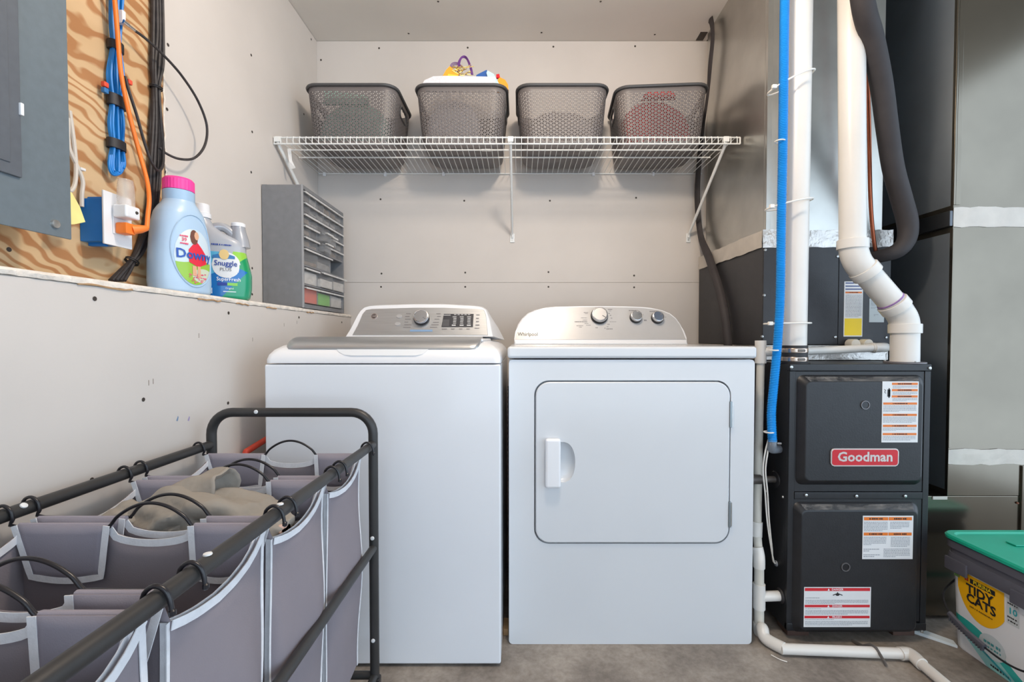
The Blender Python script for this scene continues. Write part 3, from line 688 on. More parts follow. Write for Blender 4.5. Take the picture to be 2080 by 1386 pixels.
def drape(name, label, cat, cx, cy, wx, wy, z0, z1, m, seed, nx=14, ny=10, lean=0, amp=.012, clip=None):
    rnd = random.Random(seed); ph = [rnd.uniform(0, 6) for _ in range(6)]; bm = NB(); top = []; 
    for j in range(ny+1):
        row = []
        for i in range(nx+1):
            u, v = i/nx*2-1, j/ny*2-1
            d = max(0, 1-(abs(u)**3+abs(v)**3)*.55); z = z0+(z1-z0)*max(0, min(1, d))**.7+amp*(math.sin(3*u+ph[0]+2*v)+.7*math.sin(5*v+ph[1]-2*u)+.5*math.sin(8*u+ph[2]))*.6+lean*u
            row.append(bm.verts.new((cx+u*wx/2*(1-.04*abs(v)), cy+v*wy/2, z)))
        top.append(row)
    bot = [[bm.verts.new((v.co.x*.94+cx*.06, v.co.y*.94+cy*.06, z0-.035)) for v in r] for r in top]
    for j in range(ny):
        for i in range(nx):
            bm.faces.new((top[j][i], top[j][i+1], top[j+1][i+1], top[j+1][i])); bm.faces.new((bot[j][i], bot[j+1][i], bot[j+1][i+1], bot[j][i+1]))
    for i in range(nx):
        bm.faces.new((top[0][i], bot[0][i], bot[0][i+1], top[0][i+1])); bm.faces.new((top[ny][i+1], bot[ny][i+1], bot[ny][i], top[ny][i]))
    for j in range(ny):
        bm.faces.new((top[j+1][0], bot[j+1][0], bot[j][0], top[j][0])); bm.faces.new((top[j][nx], bot[j][nx], bot[j+1][nx], top[j+1][nx]))
    return tag(add(name, bm, m), label, cat)
MINT = mat('mint_cloth', (176, 214, 204), .9, noise=(30, .06), bump=(200, .4, .002))
REDC = mat('red_cloth', (214, 34, 44), .85, noise=(20, .1), bump=(120, .4, .002)); PINKC = mat('muted_cloth', (170, 160, 160), .9, noise=(6, .2))
drape('mint_cloth', 'folded mint green cloth in the basket by the left wall', 'cloth', -.74, yb+.03, .29, .20, zdk+.06, zr-.01, MINT, 3, lean=-.0, amp=.004)
bb = NB(); loft(bb, [[(-.865, 2.02, zr-.04), (-.66, 2.02, zr-.04), (-.67, 2.02, zr-.002), (-.765, 2.02, zr+.010), (-.857, 2.02, zr+.026)], [(-.865, 2.03, zr-.04), (-.66, 2.03, zr-.04), (-.67, 2.03, zr-.002), (-.765, 2.03, zr+.010), (-.857, 2.03, zr+.026)]])
tag(add('mint_towel_edge', bb, MINT, smooth=False), 'mint towel corner sticking up above the basket by the left wall', 'towel')
drape('basket_linen', 'gray linen lying inside the basket between foam-filled and red-filled baskets', 'cloth', .182, yb+.01, .30, .21, zdk+.05, zr-.06, PINKC, 5, amp=.005)
drape('red_cloth', 'red cloth filling the basket beside the metal duct', 'cloth', .60, yb+.01, .29, .20, zdk+.06, zr-.012, REDC, 9, amp=.006)
bb = NB(); loft(bb, [[(.535, 2.0, zr-.02), (.68, 2.0, zr-.02), (.66, 2.0, zr+.010), (.60, 2.0, zr+.026), (.55, 2.0, zr+.012)], [(.535, 2.03, zr-.02), (.68, 2.03, zr-.02), (.66, 2.03, zr+.006), (.60, 2.03, zr+.022), (.55, 2.03, zr+.008)]])
tag(add('red_cloth_fold', bb, REDC, smooth=False), 'peaked fold of red fabric above the rim of the basket by the duct', 'cloth')
# contents of the second basket
FO = mat('white_foam_sheet', (236, 234, 240), .7, noise=(90, .05), bump=(260, .6, .003)); YFb = 1.99
def slab(name, label, cat, pxs, Y, th, m):
    bb = NB(); A = [P(a, b, Y) for a, b in pxs]; loft(bb, [A, [p+Vector((0, th, 0)) for p in A]]); return tag(add(name, bb, m, smooth=False), label, cat)
slab('foam_sheet', 'white bubble foam sheet standing at the front of the heaped basket', 'foam sheet', [(850, 185), (1006, 188), (1006, 156), (905, 154), (880, 155), (862, 163)], 1.975, .006, FO)
drape('foam_wrap', 'rounded white foam wrap filling the heaped basket under the orange paper', 'foam wrap', -.30, yb+.03, .24, .16, zdk+.05, zr+.012, FO, 4, amp=.005)
slab('orange_paper', 'orange folded paper packet poking out of the heaped basket', 'paper', [(893, 165), (936, 165), (931, 152), (914, 134), (906, 142)], 2.0, .012, mat('orange_paper', (250, 174, 50), .6, noise=(20, .05)))
slab('yellow_paper', 'yellow paper packet in front of the orange one in the basket', 'paper', [(909, 163), (932, 163), (930, 153), (910, 150)], 1.985, .008, mat('yellow_paper', (250, 214, 70), .6, noise=(20, .05)))
slab('blue_packet', 'dark blue packet with pointed top in the heaped basket', 'packet', [(962, 168), (1000, 168), (998, 150), (988, 142), (968, 152)], 2.0, .014, mat('blue_packet', (34, 92, 168), .5, noise=(20, .05)))
slab('pale_blue_strip', 'pale blue strip between blue packet and orange toy in the basket', 'strip', [(998, 182), (1020, 182), (1003, 150), (990, 143), (988, 148)], 1.992, .006, mat('pale_blue_plastic', (196, 226, 232), .5, noise=(20, .05)))
slab('orange_toy', 'rounded orange plastic piece at the rim of the heaped basket', 'plastic piece', [(1006, 182), (1033, 182), (1032, 172), (1026, 162), (1016, 157), (1012, 160)], 2.0, .03, mat('orange_plastic', (250, 160, 30), .4, noise=(20, .05)))
slab('red_scrap', 'small red scrap above the orange plastic in the heaped basket', 'scrap', [(1008, 158), (1016, 158), (1014, 150), (1008, 151)], 2.01, .01, REDC)
PUR = mat('purple_cord', (116, 68, 142), .5, noise=(30, .1))
pc = thing('purple_cord_coil', 'looped purple cord rising from the heaped basket', 'cord', P(945, 150, 2.03))
for k in range(4):
    bb = NB(); o = k*1.2; tube(bb, spline([P(929+o, 150+o, 2.02+k*.003), P(930+o, 128+o, 2.02+k*.003), P(938, 115+o, 2.03), P(948-o*.3, 116+o, 2.03+k*.003), P(957-o, 135, 2.03), P(961-o, 152, 2.03)], 6), .0017, 6); add('strand', bb, PUR, pc)
for k in range(3):
    bb = NB(); tube(bb, spline([P(913+k*2, 137, 2.025), P(918+k*1.5, 129+k*2, 2.03), P(928, 127+k*2.2, 2.03), P(940-k, 136, 2.025)], 6), .0016, 6); add('strand', bb, PUR, pc)
gb = NB(); rg = random.Random(4)
for k in range(44):
    a = P(rg.uniform(924, 950), rg.uniform(136, 154), 2.005); tube(gb, [a, a+Vector((rg.uniform(-.03, .03), rg.uniform(-.01, .01), rg.uniform(-.006, .02)))], .0016, 5)
tag(add('gold_tinsel', gb, mat('gold_tinsel', (206, 172, 92), .3, .7, noise=(60, .3))), 'bunch of gold tinsel beneath the purple cord', 'tinsel')

# ================================================================== ORGANIZER CABINET
oy0, oy1 = 1.75, 2.157; ox0, ox1 = -.986, -.832; oz0 = ZL+.002; oz1 = P(580, 374, 1.75).z
og = thing('drawer_organizer', 'gray small-parts drawer cabinet standing on the wall ledge', 'organizer', ((ox0+ox1)/2, (oy0+oy1)/2, oz0))
wall = .012
bb = NB(); holed(bb, rrect(oy0, oy1, oz0, oz1, .006, 3), [rrect(oy0+wall, oy1-wall, oz0+.016, oz1-.014, .003, 2)], YZ, ox0+.02, ox1)
box(bb, ox0, ox0+.02, oy0+.001, oy1-.001, oz0+.001, oz1-.001)
add('body', bb, ORGB, og, smooth=False)
add('front_edge', rbox(ox1-.004, ox1+.0025, oy0-.0015, oy0+.005, oz0, oz1, .0012), mat('organizer_edge', (158, 158, 160), .4), og)
iz1 = oz1-.014; iz0 = oz0+.016; iy0, iy1 = oy0+wall, oy1-wall
HS = .0435; HLg = (iz1-iz0-5*HS)/3
shb = [iz1-HS*5]+[iz1-HS*5-HLg*k for k in (1, 2)]
for z in [iz1-HS*k for k in range(1, 5)]: add('divider', rbox(ox0+.03, ox1-.004, iy0, iy1, z-.0012, z+.0012, 0), ORGB, og, smooth=False)
for z in shb: add('divider', rbox(ox0+.03, ox1-.001, iy0, iy1, z-.003, z+.003, 0), ORGB, og, smooth=False)
def drawer_mesh(wd, ht, dp=.12):
    bm = NB(); t = .0012
    box(bm, -.002, 0, -wd/2, wd/2, 0, ht)                      # front, faces +x
    box(bm, -dp, -.002, -wd/2, -wd/2+t, 0, ht*.85); box(bm, -dp, -.002, wd/2-t, wd/2, 0, ht*.85); box(bm, -dp, -.002, -wd/2+t, wd/2-t, 0, t)
    bm2 = bm
    return bm2
def lip_mesh(wd, ht): bm = NB(); box(bm, 0.0002, .011, -wd/2, wd/2, ht-.0085, ht-.0055); box(bm, .0095, .011, -wd/2, wd/2, ht-.012, ht-.0085); return bm
LIP = mat('drawer_lip', (206, 205, 203), .3, noise=(20, .04))
wS = (iy1-iy0)/6; wLg = (iy1-iy0)/3
pS = pL = None; ran = random.Random(2)
FILL = [mat('parts_dark', (84, 82, 84), .7, noise=(60, .4)), mat('parts_brown', (128, 112, 96), .7, noise=(70, .4)), mat('parts_gray', (150, 148, 146), .6, noise=(70, .35))]
def fillbox(wd, ht, m, parent, dx=0): 
    bm = NB(); box(bm, -.10, -.004, -wd/2+.003, wd/2-.003, .0015, ht, .002, 1)
    for v in bm.verts: v.co.z += ran.uniform(-.003, .003) if v.co.z > ht*.6 else 0
    o = add('contents', bm, m, None, origin=(0, 0, 0)); o.parent = parent; return o
for r in range(5):
    for c_ in range(6):
        z = iz1-HS*(r+1)+.002; y = iy0+wS*(c_+.5); out = .030 if (c_ == 2 and r in (3, 4)) else (.024 if (c_ == 3 and r == 3) else 0)
        loc = Vector((ox1-.003+out, y, z))-WL[og]
        if pS is None:
            pS = add('drawer', drawer_mesh(wS-.003, HS-.005), CLEARD, og, smooth=False, origin=(0, 0, 0)); pS.location = loc; d_ = pS
            lp_ = add('drawer_lip', lip_mesh(wS-.004, HS-.004), LIP, None, smooth=False, origin=(0, 0, 0)); lp_.parent = pS; pSl = lp_
        else: d_ = dup(pS, og, loc); dup(pSl, d_, (0, 0, 0))
        if not out: fillbox(wS-.004, ran.uniform(.012, .026), ran.choice(FILL), d_)
WBAG = mat('white_bag', (224, 220, 214), .5, noise=(50, .15), bump=(60, .8, .006)); ORB = mat('orange_box', (232, 98, 62), .6, noise=(20, .05)); GRB = mat('green_box', (120, 206, 62), .6, noise=(20, .05))
fills = {(0, 0): (.018, FILL[1]), (0, 1): (.03, FILL[2]), (0, 2): None, (1, 0): (.05, WBAG), (1, 1): (.034, WBAG), (1, 2): (.042, WBAG), (2, 0): (.056, ORB), (2, 1): (.05, GRB), (2, 2): (.05, WBAG)}
pLl = None
for r in range(3):
    for c_ in range(3):
        if fills[(r, c_)] is None: continue
        z = iz1-HS*5-HLg*(r+1)+.004; y = iy0+wLg*(c_+.5); loc = Vector((ox1-.003+(.012 if (r, c_) in ((1, 1), (1, 2)) else 0), y, z))-WL[og]
        if pL is None:
            pL = add('drawer', drawer_mesh(wLg-.004, HLg-.009), CLEARD, og, smooth=False, origin=(0, 0, 0)); pL.location = loc; d_ = pL
            pLl = add('drawer_lip', lip_mesh(wLg-.005, HLg-.008), LIP, None, smooth=False, origin=(0, 0, 0)); pLl.parent = pL
        else: d_ = dup(pL, og, loc); dup(pLl, d_, (0, 0, 0))
        h, m_ = fills[(r, c_)]; fillbox(wLg-.005, h, m_, d_)

# ================================================================== LEDGE BOTTLES
def super_ring(w_, d_, z, cx=0, n=40, e=2.6, cy=0):
    out = []
    for k in range(n):
        a = 2*PI*k/n; c, s = math.cos(a), math.sin(a)
        out.append(Vector((cx+w_*abs(c)**(2/e)*(1 if c >= 0 else -1), cy+d_*abs(s)**(2/e)*(1 if s >= 0 else -1), z)))
    return out
# --- pale blue bottle
pD = PZ(366, 590, ZL); dl = Vector((-.908, 1.22, ZL+.0012))
DB = thing('softener_bottle', 'pale blue fabric softener bottle with pink cap on the ledge', 'bottle', dl, local=True, rz=math.radians(70)); DB.scale = (1.03, 1.03, 1.075)
prof = [(0, .062, .046), (.004, .067, .050), (.03, .069, .052), (.08, .068, .051), (.13, .064, .049), (.17, .060, .047), (.198, .053, .044), (.212, .045, .040), (.222, .037, .036), (.228, .0345, .0345)]
def interp(z, pr):
    for a, b in zip(pr, pr[1:]):
        if a[0] <= z <= b[0]: t = (z-a[0])/(b[0]-a[0]); return [a[i]*(1-t)+b[i]*t for i in range(1, len(a))]
    return list(pr[-1][1:])
zs_ = [.228*k/46 for k in range(47)]
def dprof(z):
    w_, d_ = interp(z, prof); return w_, d_
bb = NB(); loft(bb, [super_ring(*dprof(z), z, e=2.5-.4*max(0, (z-.19)/.04)) for z in zs_])
add('bottle_body', bb, mat('softener_blue', (178, 204, 228), .32, coat=.25, noise=(9, .03)), DB, angle=60)
add('collar', lathe(NB(), [(.0345, .228), (.0345, .252), (.033, .2535)], 32), mat('softener_collar', (164, 194, 222), .32, coat=.2), DB)
cbm = NB(); loft(cbm, [[Vector((( .0335+.0008*(k % 2))*math.cos(2*PI*k/60), (.0335+.0008*(k % 2))*math.sin(2*PI*k/60), z)) for k in range(60)] for z in (.254, .279)]+[[Vector((.030*math.cos(2*PI*k/60), .030*math.sin(2*PI*k/60), .284)) for k in range(60)]])
add('cap', cbm, mat('pink_cap', (250, 70, 160), .38, noise=(20, .04)), DB, angle=30)
def on_bottle(dpf, e, off_, cx=0):
    def f(u, z, d):
        w_, dd_ = dpf(z); q = min(.985, abs(u-cx)/w_); return Vector((u, -dd_*(1-q**e)**(1/e)-off_, z))
    return f
fD = on_bottle(dprof, 2.5, .0009); 
def patch(name, outline, fn, m, parent, nx=24, nz=24, smooth=True):
    """fills an outline in (u,z) given as function zlo(u),zhi(u) on u range"""
    u0, u1, lo_, hi_ = outline; bm = NB(); rows = []
    for i in range(nx+1):
        u = u0+(u1-u0)*i/nx; a, b = lo_(u), hi_(u); rows.append([bm.verts.new(fn(u, a+(b-a)*j/nz, 0)) for j in range(nz+1)])
    for i in range(nx):
        for j in range(nz): bm.faces.new((rows[i][j], rows[i+1][j], rows[i+1][j+1], rows[i][j+1]))
    return add(name, bm, m, parent, smooth, angle=60)
# recessed oval around the label
ov = lambda uc, zc, ru, rz_: [(uc+ru*math.cos(2*PI*k/40), zc+rz_*math.sin(2*PI*k/40)) for k in range(40)]
bb = NB(); tube(bb, [fD(u, z, 0) for u, z in ov(.004, .105, .052, .088)], .0016, 6, closed=True); add('label_rim', bb, MATS['softener_blue'], DB)
ell = lambda uc, zc, ru, rz_: (uc-ru*.999, uc+ru*.999, lambda u: zc-rz_*math.sqrt(max(0, 1-((u-uc)/ru)**2)), lambda u: zc+rz_*math.sqrt(max(0, 1-((u-uc)/ru)**2)))
LABD = paint('softener_label', (206, 222, 232), [('wave', 'x', .0, -.012, .004, 60, (150, 196, 62), .5), ('ell', 'x', .022, -.045, .03, .018, (204, 214, 190)), ('ell', 'x', -.02, .05, .018, .022, (226, 234, 226))])
lb = patch('label', ell(.004, .09, .047, .068), fD, LABD, DB)
SKIN = mat('label_skin', (222, 170, 136), .6); HAIR = mat('label_hair', (112, 66, 50), .6); DRESS = mat('label_dress', (226, 36, 62), .5); PINKT = mat('label_pink', (226, 60, 110), .5); BLUT = mat('label_navy', (30, 84, 176), .5)
fD2 = on_bottle(dprof, 2.5, .0018); fD3 = on_bottle(dprof, 2.5, .0024)
patch('figure_dress', (-.012, .034, lambda u: .066+.010*abs(u-.011)/.023, lambda u: .128-.030*(abs(u-.008)/.026)**1.2), fD2, DRESS, lb, 12, 6)
patch('figure_hair', ell(.003, .138, .010, .018), fD2, HAIR, lb, 10, 6); patch('figure_face', ell(.009, .142, .006, .010), fD3, SKIN, lb, 8, 5)
patch('figure_leg', (-.004, .006, lambda u: .044, lambda u: .068), fD2, SKIN, lb, 4, 4); patch('figure_leg', (.009, .017, lambda u: .040, lambda u: .068), fD2, SKIN, lb, 4, 4)
fD4 = on_bottle(dprof, 2.5, .003)
text('brand_lettering', 'Downy', .031, lambda a, b, d: fD4(.004+a, .094+b, 0), BLUT, lb, bold=.0006, sx=.98)
text('lettering', '39', .012, lambda a, b, d: fD4(-.022+a, .128+b, 0), PINKT, lb, bold=.0002)
for zz in (.137, .119): marks(lambda a, b, d, zz=zz: fD4(-.022+a, zz+b, 0), .018, .004, PINKT, lb)
fl = random.Random(3); bb = NB()
for k in range(60):
    u, z = fl.uniform(-.012, .036), fl.uniform(.026, .05)
    if ((u-.004)/.045)**2+((z-.09)/.066)**2 > .96: continue
    quads(bb, [(-.0016, .0016, -.0012, .0012)], lambda a, b, d: fD2(u+a, z+b, 0), 0)
add('label_flowers', bb, mat('label_flower', (226, 86, 120), .5, noise=(90, .4)), lb, smooth=False)['kind'] = 'stuff'

# --- silver bottle with handle
SBl = Vector((-.906, 1.385, ZL+.0012))
SB = thing('softener_jug', 'silver and blue-green fabric softener jug with white caps on the ledge', 'bottle', SBl, local=True, rz=math.radians(26)); SB.scale = (1.0, 1.0, 1.065)
spf = [(0, .066, .038, .004), (.004, .071, .042, .004), (.03, .076, .044, .004), (.07, .077, .043, .004), (.105, .071, .041, .002), (.135, .066, .039, 0), (.150, .066, .038, 0), (.165, .062, .037, -.003), (.178, .048, .034, -.016), (.19, .036, .029, -.030), (.205, .026, .024, -.041), (.222, .021, .021, -.046), (.230, .020, .020, -.046)]
bb = NB(); loft(bb, [super_ring(*interp(z, spf)[:2], z, cx=interp(z, spf)[2], e=2.7-.7*max(0, min(1, (z-.17)/.05))) for z in [.23*k/50 for k in range(51)]])
LABS = paint('jug_print', (178, 180, 186), [('half', 0, 0, -1, .010, (150, 152, 158)), ('wave', 'x', -.18, .010, .006, 34, (92, 178, 214), 1.0), ('half', 1.0, 0, -.28, .030, (150, 206, 70), 10), ('half', 1.0, 0, -1.1, .062, (24, 150, 92), 10), ('wave', 'x', .05, -.040, .012, 42, (20, 110, 184), .2), ('half', 1.0, 0, -.9, .105, (24, 150, 110), 10), ('half', -1, 0, -.4, .080, (30, 150, 110), 10), ('half', 0, 0, 1, .019, (178, 180, 186))], .25, .4)
add('jug_body', bb, LABS, SB, origin=(0, 0, .115), angle=60)
SILB = mat('jug_silver', (178, 180, 186), .25, .25, coat=.3, noise=(9, .04))
bb = NB(); tube(bb, spline([(.052, 0, .150), (.050, 0, .172), (.047, 0, .192), (.046, 0, .212)], 5), [.026-.008*k/15 for k in range(16)], 16); add('rear_neck', bb, SILB, SB)
bb = NB(); tube(bb, spline([(-.028, 0, .196), (-.008, 0, .206), (.014, 0, .203), (.034, 0, .186), (.046, 0, .168)], 5), [.0115, .0115, .0115, .012, .012, .012, .012, .012, .012, .0125, .0125, .013, .013, .0135, .0135, .014, .0145, .015, .0155, .016, .017], 12); add('handle', bb, SILB, SB)
add('spout_cap', lathe(NB(), [(.0235, .226), (.0235, .238), (.0205, .240), (.0195, .262), (.018, .2645), (.002, .265)], 24, (-.046, 0, 0)), WHITEP, SB)
bb = NB(); tube(bb, [(-.062, -.008, .250), (-.074, -.012, .253)], .0075, 12); add('spout_button', bb, mat('spout_green', (176, 190, 130), .5, noise=(30, .1)), SB)
add('rear_cap', lathe(NB(), [(.0195, .210), (.0195, .219), (.0175, .221), (.002, .2215)], 24, (.046, 0, 0)), WHITEP, SB)
sdp = lambda z: interp(z, spf)[:2]; fS = on_bottle(sdp, 2.7, .001); fS2 = on_bottle(sdp, 2.7, .002); fS3 = on_bottle(sdp, 2.7, .003)
so = patch('label_disc', ell(.018, .094, .036, .036), fS, LABELW, SB)
patch('label_disc_blue', (-.016, .040, lambda u: .112, lambda u: .128-.30*abs(u-.012)), fS2, mat('disc_blue', (52, 118, 176), .5), so, 10, 4)
patch('plain_motif', ell(.013, .123, .013, .014), fS3, mat('motif_tan', (230, 196, 130), .6), so, 10, 6)
text('brand_lettering', 'Snuggle', .021, lambda a, b, d: fS3(.017+a, .098+b, 0), mat('jug_navy', (26, 62, 150), .5), so, bold=.00022, sx=.92)
text('lettering', 'PLUS', .0125, lambda a, b, d: fS3(.017+a, .081+b, 0), PRINT, so, sx=1.1)
WINK = mat('white_ink', (240, 242, 245), .5)
text('lettering', 'SuperFresh', .0145, lambda a, b, d: fS3(.024+a, .054+b, 0), WINK, SB, bold=.0001, sx=.92)
text('lettering', 'Original', .0065, lambda a, b, d: fS2(.026+a, .029+b, 0), WINK, SB)
marks(lambda a, b, d: fS2(.006+a, .150+b, 0), .05, .0045, MATS['jug_navy'], SB)
bb = NB(); quads(bb, [(-.004, .020, .037, .045)], lambda a, b, d: fS2(a, b, 0), 0); add('label_bar', bb, mat('bar_navy', (36, 60, 150), .5), SB, smooth=False)
bb = NB(); quads(bb, [(.0205, .046, .037, .045)], lambda a, b, d: fS2(a, b, 0), 0); add('label_bar', bb, mat('bar_green', (140, 204, 90), .5), SB, smooth=False)
bb = NB(); quads(bb, [(-.022, -.017, .014+i*.004, .0165+i*.004) for i in range(4)]+[(.010, .042, .019, .021)], lambda a, b, d: fS2(a, b, 0), 0); add('small_print', bb, WINK, SB, smooth=False)['kind'] = 'stuff'

# ================================================================== ELECTRICAL PANEL + PLYWOOD ITEMS
XE = -.885; ye = PX(141, 250, XE).y; ze0 = PX(135, 485, XE).z
ep = thing('breaker_panel', 'gray metal breaker panel with a hinged door on the plywood', 'breaker panel', (XE, .55, ze0))
add('panel_box', rbox(XL-.0025, XE-.0045, .14, ye-.07, ze0+.05, 2.3, .002), PANEL2, ep)
add('cover', rbox(XE-.004, XE, .1, ye, ze0, 2.36, .0018), PANEL, ep)
yd_ = PX(38, 250, XE).y; zd_ = PX(34, 360, XE).z
ed = add('door', rbox(XE, XE+.005, .16, yd_, zd_, 2.3, .002), PANEL2, ep)
add('door_inset', rbox(XE+.005, XE+.007, .2, yd_-.02, zd_+.02, 2.25, .001), PANEL2, ed)
p = PX(36, 222, XE); add('latch', rbox(XE+.003, XE+.009, p.y-.003, p.y+.003, p.z-.011, p.z+.011, .0015), WHITEP, ed)
p = PX(111, 455, XE); add('screw', lathe(NB(), [(.0085, XE), (.0075, XE+.004), (.003, XE+.005)], 16, (0, p.y, p.z), 'x'), SCREW, ep)
p = PX(143, 188, XE-.03); add('warning_strip', rbox(XE-.05, XE-.03, ye-.0705, ye-.069, p.z-.02, p.z+.02, 0), LYEL, ep, smooth=False)
# yellow note
bb = NB(); A = [PX(a, b, x) for a, b, x in ((130, 378, -.955), (146, 392, -.955), (162, 420, -.945), (173, 451, -.935), (150, 456, -.935), (130, 456, -.94))]; loft(bb, [A, [q+Vector((-.0006, .0012, 0)) for q in A]])
tag(add('yellow_note', bb, mat('yellow_note', (240, 230, 150), .7, noise=(20, .05)), smooth=False), 'yellow paper note hanging behind the breaker panel edge', 'note')
WC = mat('white_cable', (216, 208, 198), .5, noise=(20, .04))
for lab, pth in (('white flat cable nearest the breaker panel edge, running down', [(141, 225), (146, 260), (151, 300), (154, 340), (152, 372), (143, 388), (130, 380)]), ('white flat cable going down behind the blue box', [(138, 240), (140, 300), (160, 345), (168, 370), (166, 395), (166, 420)])):
    bb = NB(); tube(bb, spline([PX(a, b, XL+.008) for a, b in pth], 6), .0042, 8); tag(add('white_cable', bb, WC), lab, 'cable', 'white cables beside the panel')
p = PX(168, 344, XL+.012); tag(add('cable_staple', rbox(XL-.003, XL+.014, p.y-.006, p.y+.006, p.z-.003, p.z+.003, .001), WHITEP), 'white cable staple on the plywood beside the panel', 'staple')
# outlet
Xo = -.934; yo0, yo1 = PX(211, 440, Xo).y, PX(268, 440, Xo).y; zo0, zo1 = PX(209, 494, Xo).z, PX(213, 386, Xo).z
ol = thing('wall_outlet', 'white duplex outlet plate on a blue junction box', 'outlet', (XL, (yo0+yo1)/2, zo0))
add('junction_box', rbox(XL-.0028, Xo-.005, yo0+.004, yo1-.006, zo0+.006, zo1-.018, .002), JBOX, ol)
for zz in (zo0+.003, zo1-.016): add('nail_bracket', rbox(XL-.002, Xo-.022, yo0+.022, yo0+.034, zz-.004, zz+.007, .002), JBOX, ol)
add('cover_plate', rbox(Xo-.005, Xo, yo0, yo1, zo0, zo1, .0018), WHITEP, ol)
ym = (yo0+yo1)/2; zm = (zo0+zo1)/2
add('receptacle', rbox(Xo, Xo+.003, ym-.0165, ym+.0165, zm-.033, zm+.033, .0015), WHITEP, ol)
for zz in (zm-.048, zm+.048): add('screw', lathe(NB(), [(.0035, Xo), (.003, Xo+.0012)], 12, (0, ym, zz), 'x'), WHITEP, ol)
nl = thing('night_light', 'plug-in night light with clear ribbed shade in the outlet', 'night light', (Xo, ym, zm+.02))
add('base', rbox(Xo+.0032, Xo+.036, ym-.02, ym+.02, zm+.004, zm+.034, .005, 3), WHITEP, nl)
bb = NB(); rings = []
for k in range(25):
    t = k/24; r = .0185-.003*t**4+(.0005 if k % 2 else 0); rings.append([(Xo+.0185+r*.8*math.cos(a*PI/9), ym+r*math.sin(a*PI/9), zm+.032+t*.062) for a in range(18)])
loft(bb, rings); add('shade', bb, CLEARL, nl, angle=60)
add('sensor', lathe(NB(), [(.004, 0), (.003, .002)], 10, (Xo+.036, ym+.008, zm+.02), 'x'), DARKHOLE, nl)
oc = thing('orange_extension_cord', 'orange extension cord hanging down and plugged into the outlet', 'cord', (Xo, ym, zm-.02))
pg = (Xo+.0035, ym, zm-.02)
bb = NB(); box(bb, Xo+.0035, Xo+.030, ym-.014, ym+.014, zm-.032, zm-.006, .004, 2); add('plug', bb, ORC, oc)
bb = NB(); tube(bb, [(Xo+.024, ym+.008, zm-.019), (Xo+.034, ym+.022, zm-.014), (Xo+.038, ym+.034, zm-.009)], [.0115, .0095, .0065], 12); add('strain_relief', bb, ORC, oc)
end = Vector((Xo+.038, ym+.034, zm-.009))
bb = NB(); tube(bb, spline([PX(222, -420, -.958), PX(228, -60, -.958), PX(233, 0, -.958), PX(239, 70, -.958), PX(246, 150, -.956), PX(262, 230, -.95), PX(283, 310, -.942), PX(298, 365, -.925), PX(303, 405, -.905), PX(300, 440, -.90), end], 7), .0048, 10); add('cord', bb, ORC, oc)
# blue network cable coil
bc = thing('blue_cable_coil', 'coiled blue network cable taped and hung on the plywood', 'cable coil', PX(238, 350, XL))
for k in range(9):
    o = (k-4)*3.9; x_ = XL+.006+.004*(k % 3); ja = [random.uniform(-1.5, 1.5) for _ in range(8)]
    pts = [PX(237+o*.6, -400, x_), PX(237+o*.8+ja[0], -60, x_), PX(236+o*.7+ja[1], 40, x_), PX(235+o*.55, 95, x_), PX(234+o*1.0+ja[2], 150, x_), PX(236+o*.7, 207, x_), PX(236+o*1.0+ja[3], 250, x_), PX(238+o*.75, 295, x_), PX(237+o*1.05, 330, x_), PX(238+o*.8, 352-abs(o)*.6, x_+.004)]
    bb = NB(); tube(bb, spline(pts, 5), .0031, 7); add('strand', bb, ETH, bc)
for k in range(3):
    bb = NB(); tube(bb, spline([PX(223+k*4, 315, XL+.014), PX(222+k*4, 340, XL+.016), PX(230+k*3, 355-k*2, XL+.016), PX(246-k*2, 350-k*2, XL+.016), PX(252-k*3, 330, XL+.014)], 5), .0031, 7); add('loop', bb, ETH, bc)
for py, h in ((95, 17), (207, 22), (295, 18)):
    a = PX(235 if py < 100 else 237, py, XL+.010); w_ = .0185 if py > 100 else .0145; hh = h*a.y/FPX/2
    bb = NB(); loft(bb, [[(XL-.001 if math.cos(q*PI/8) < -.5 else XL+.010+.0135*math.cos(q*PI/8), a.y+w_*1.25*math.sin(q*PI/8), z) for q in range(16)] for z in (a.z-hh, a.z+hh)]); add('tape_wrap', bb, RUBBER, bc)
for (a, b, m_) in ((213, 172, mat('orange_wire_end', (226, 84, 62), .5)), (213, 184, mat('blue_wire_end', (54, 120, 180), .5)), (262, 167, MATS['orange_wire_end'])):
    q = PX(a, b, XL+.012); bb = NB(); box(bb, q.x-.005, q.x+.005, q.y-.006, q.y+.006, q.z-.006, q.z+.006, .002); add('splice_connector', bb, m_, bc)
# black cable bundle
bn = thing('black_cable_bundle', 'bundle of black coaxial cables tied along the plywood edge', 'cable bundle', PX(240, 566, XL))
for k in range(8):
    o = (k-3.5)*3.2; x_ = XL+.005+.0055*(k % 2)+.004*((k//2) % 2); j = [random.uniform(-2, 2) for _ in range(9)]
    pts = [PX(319+o*.9, -300, x_), PX(319+o*.9, -60, x_), PX(319+o*.9+j[0], 60, x_), PX(318+o+j[1], 130, x_), PX(317+o*.55, 178, x_), PX(317+o+j[2], 260, x_), PX(316+o+j[3], 330, x_), PX(311+o*.9+j[4], 400, x_), PX(301+o*.9, 460, x_), PX(283+o*.7, 510, x_), PX(268+o*.5, 532, x_), PX(254+o*.9, 550, x_+.004), PX(238+o*1.3, 570, x_+.012)]
    pts[-1].z = max(pts[-1].z, ZL+.004); bb = NB(); tube(bb, spline(pts, 5), .0042, 7); add('cable', bb, BLKC, bn)
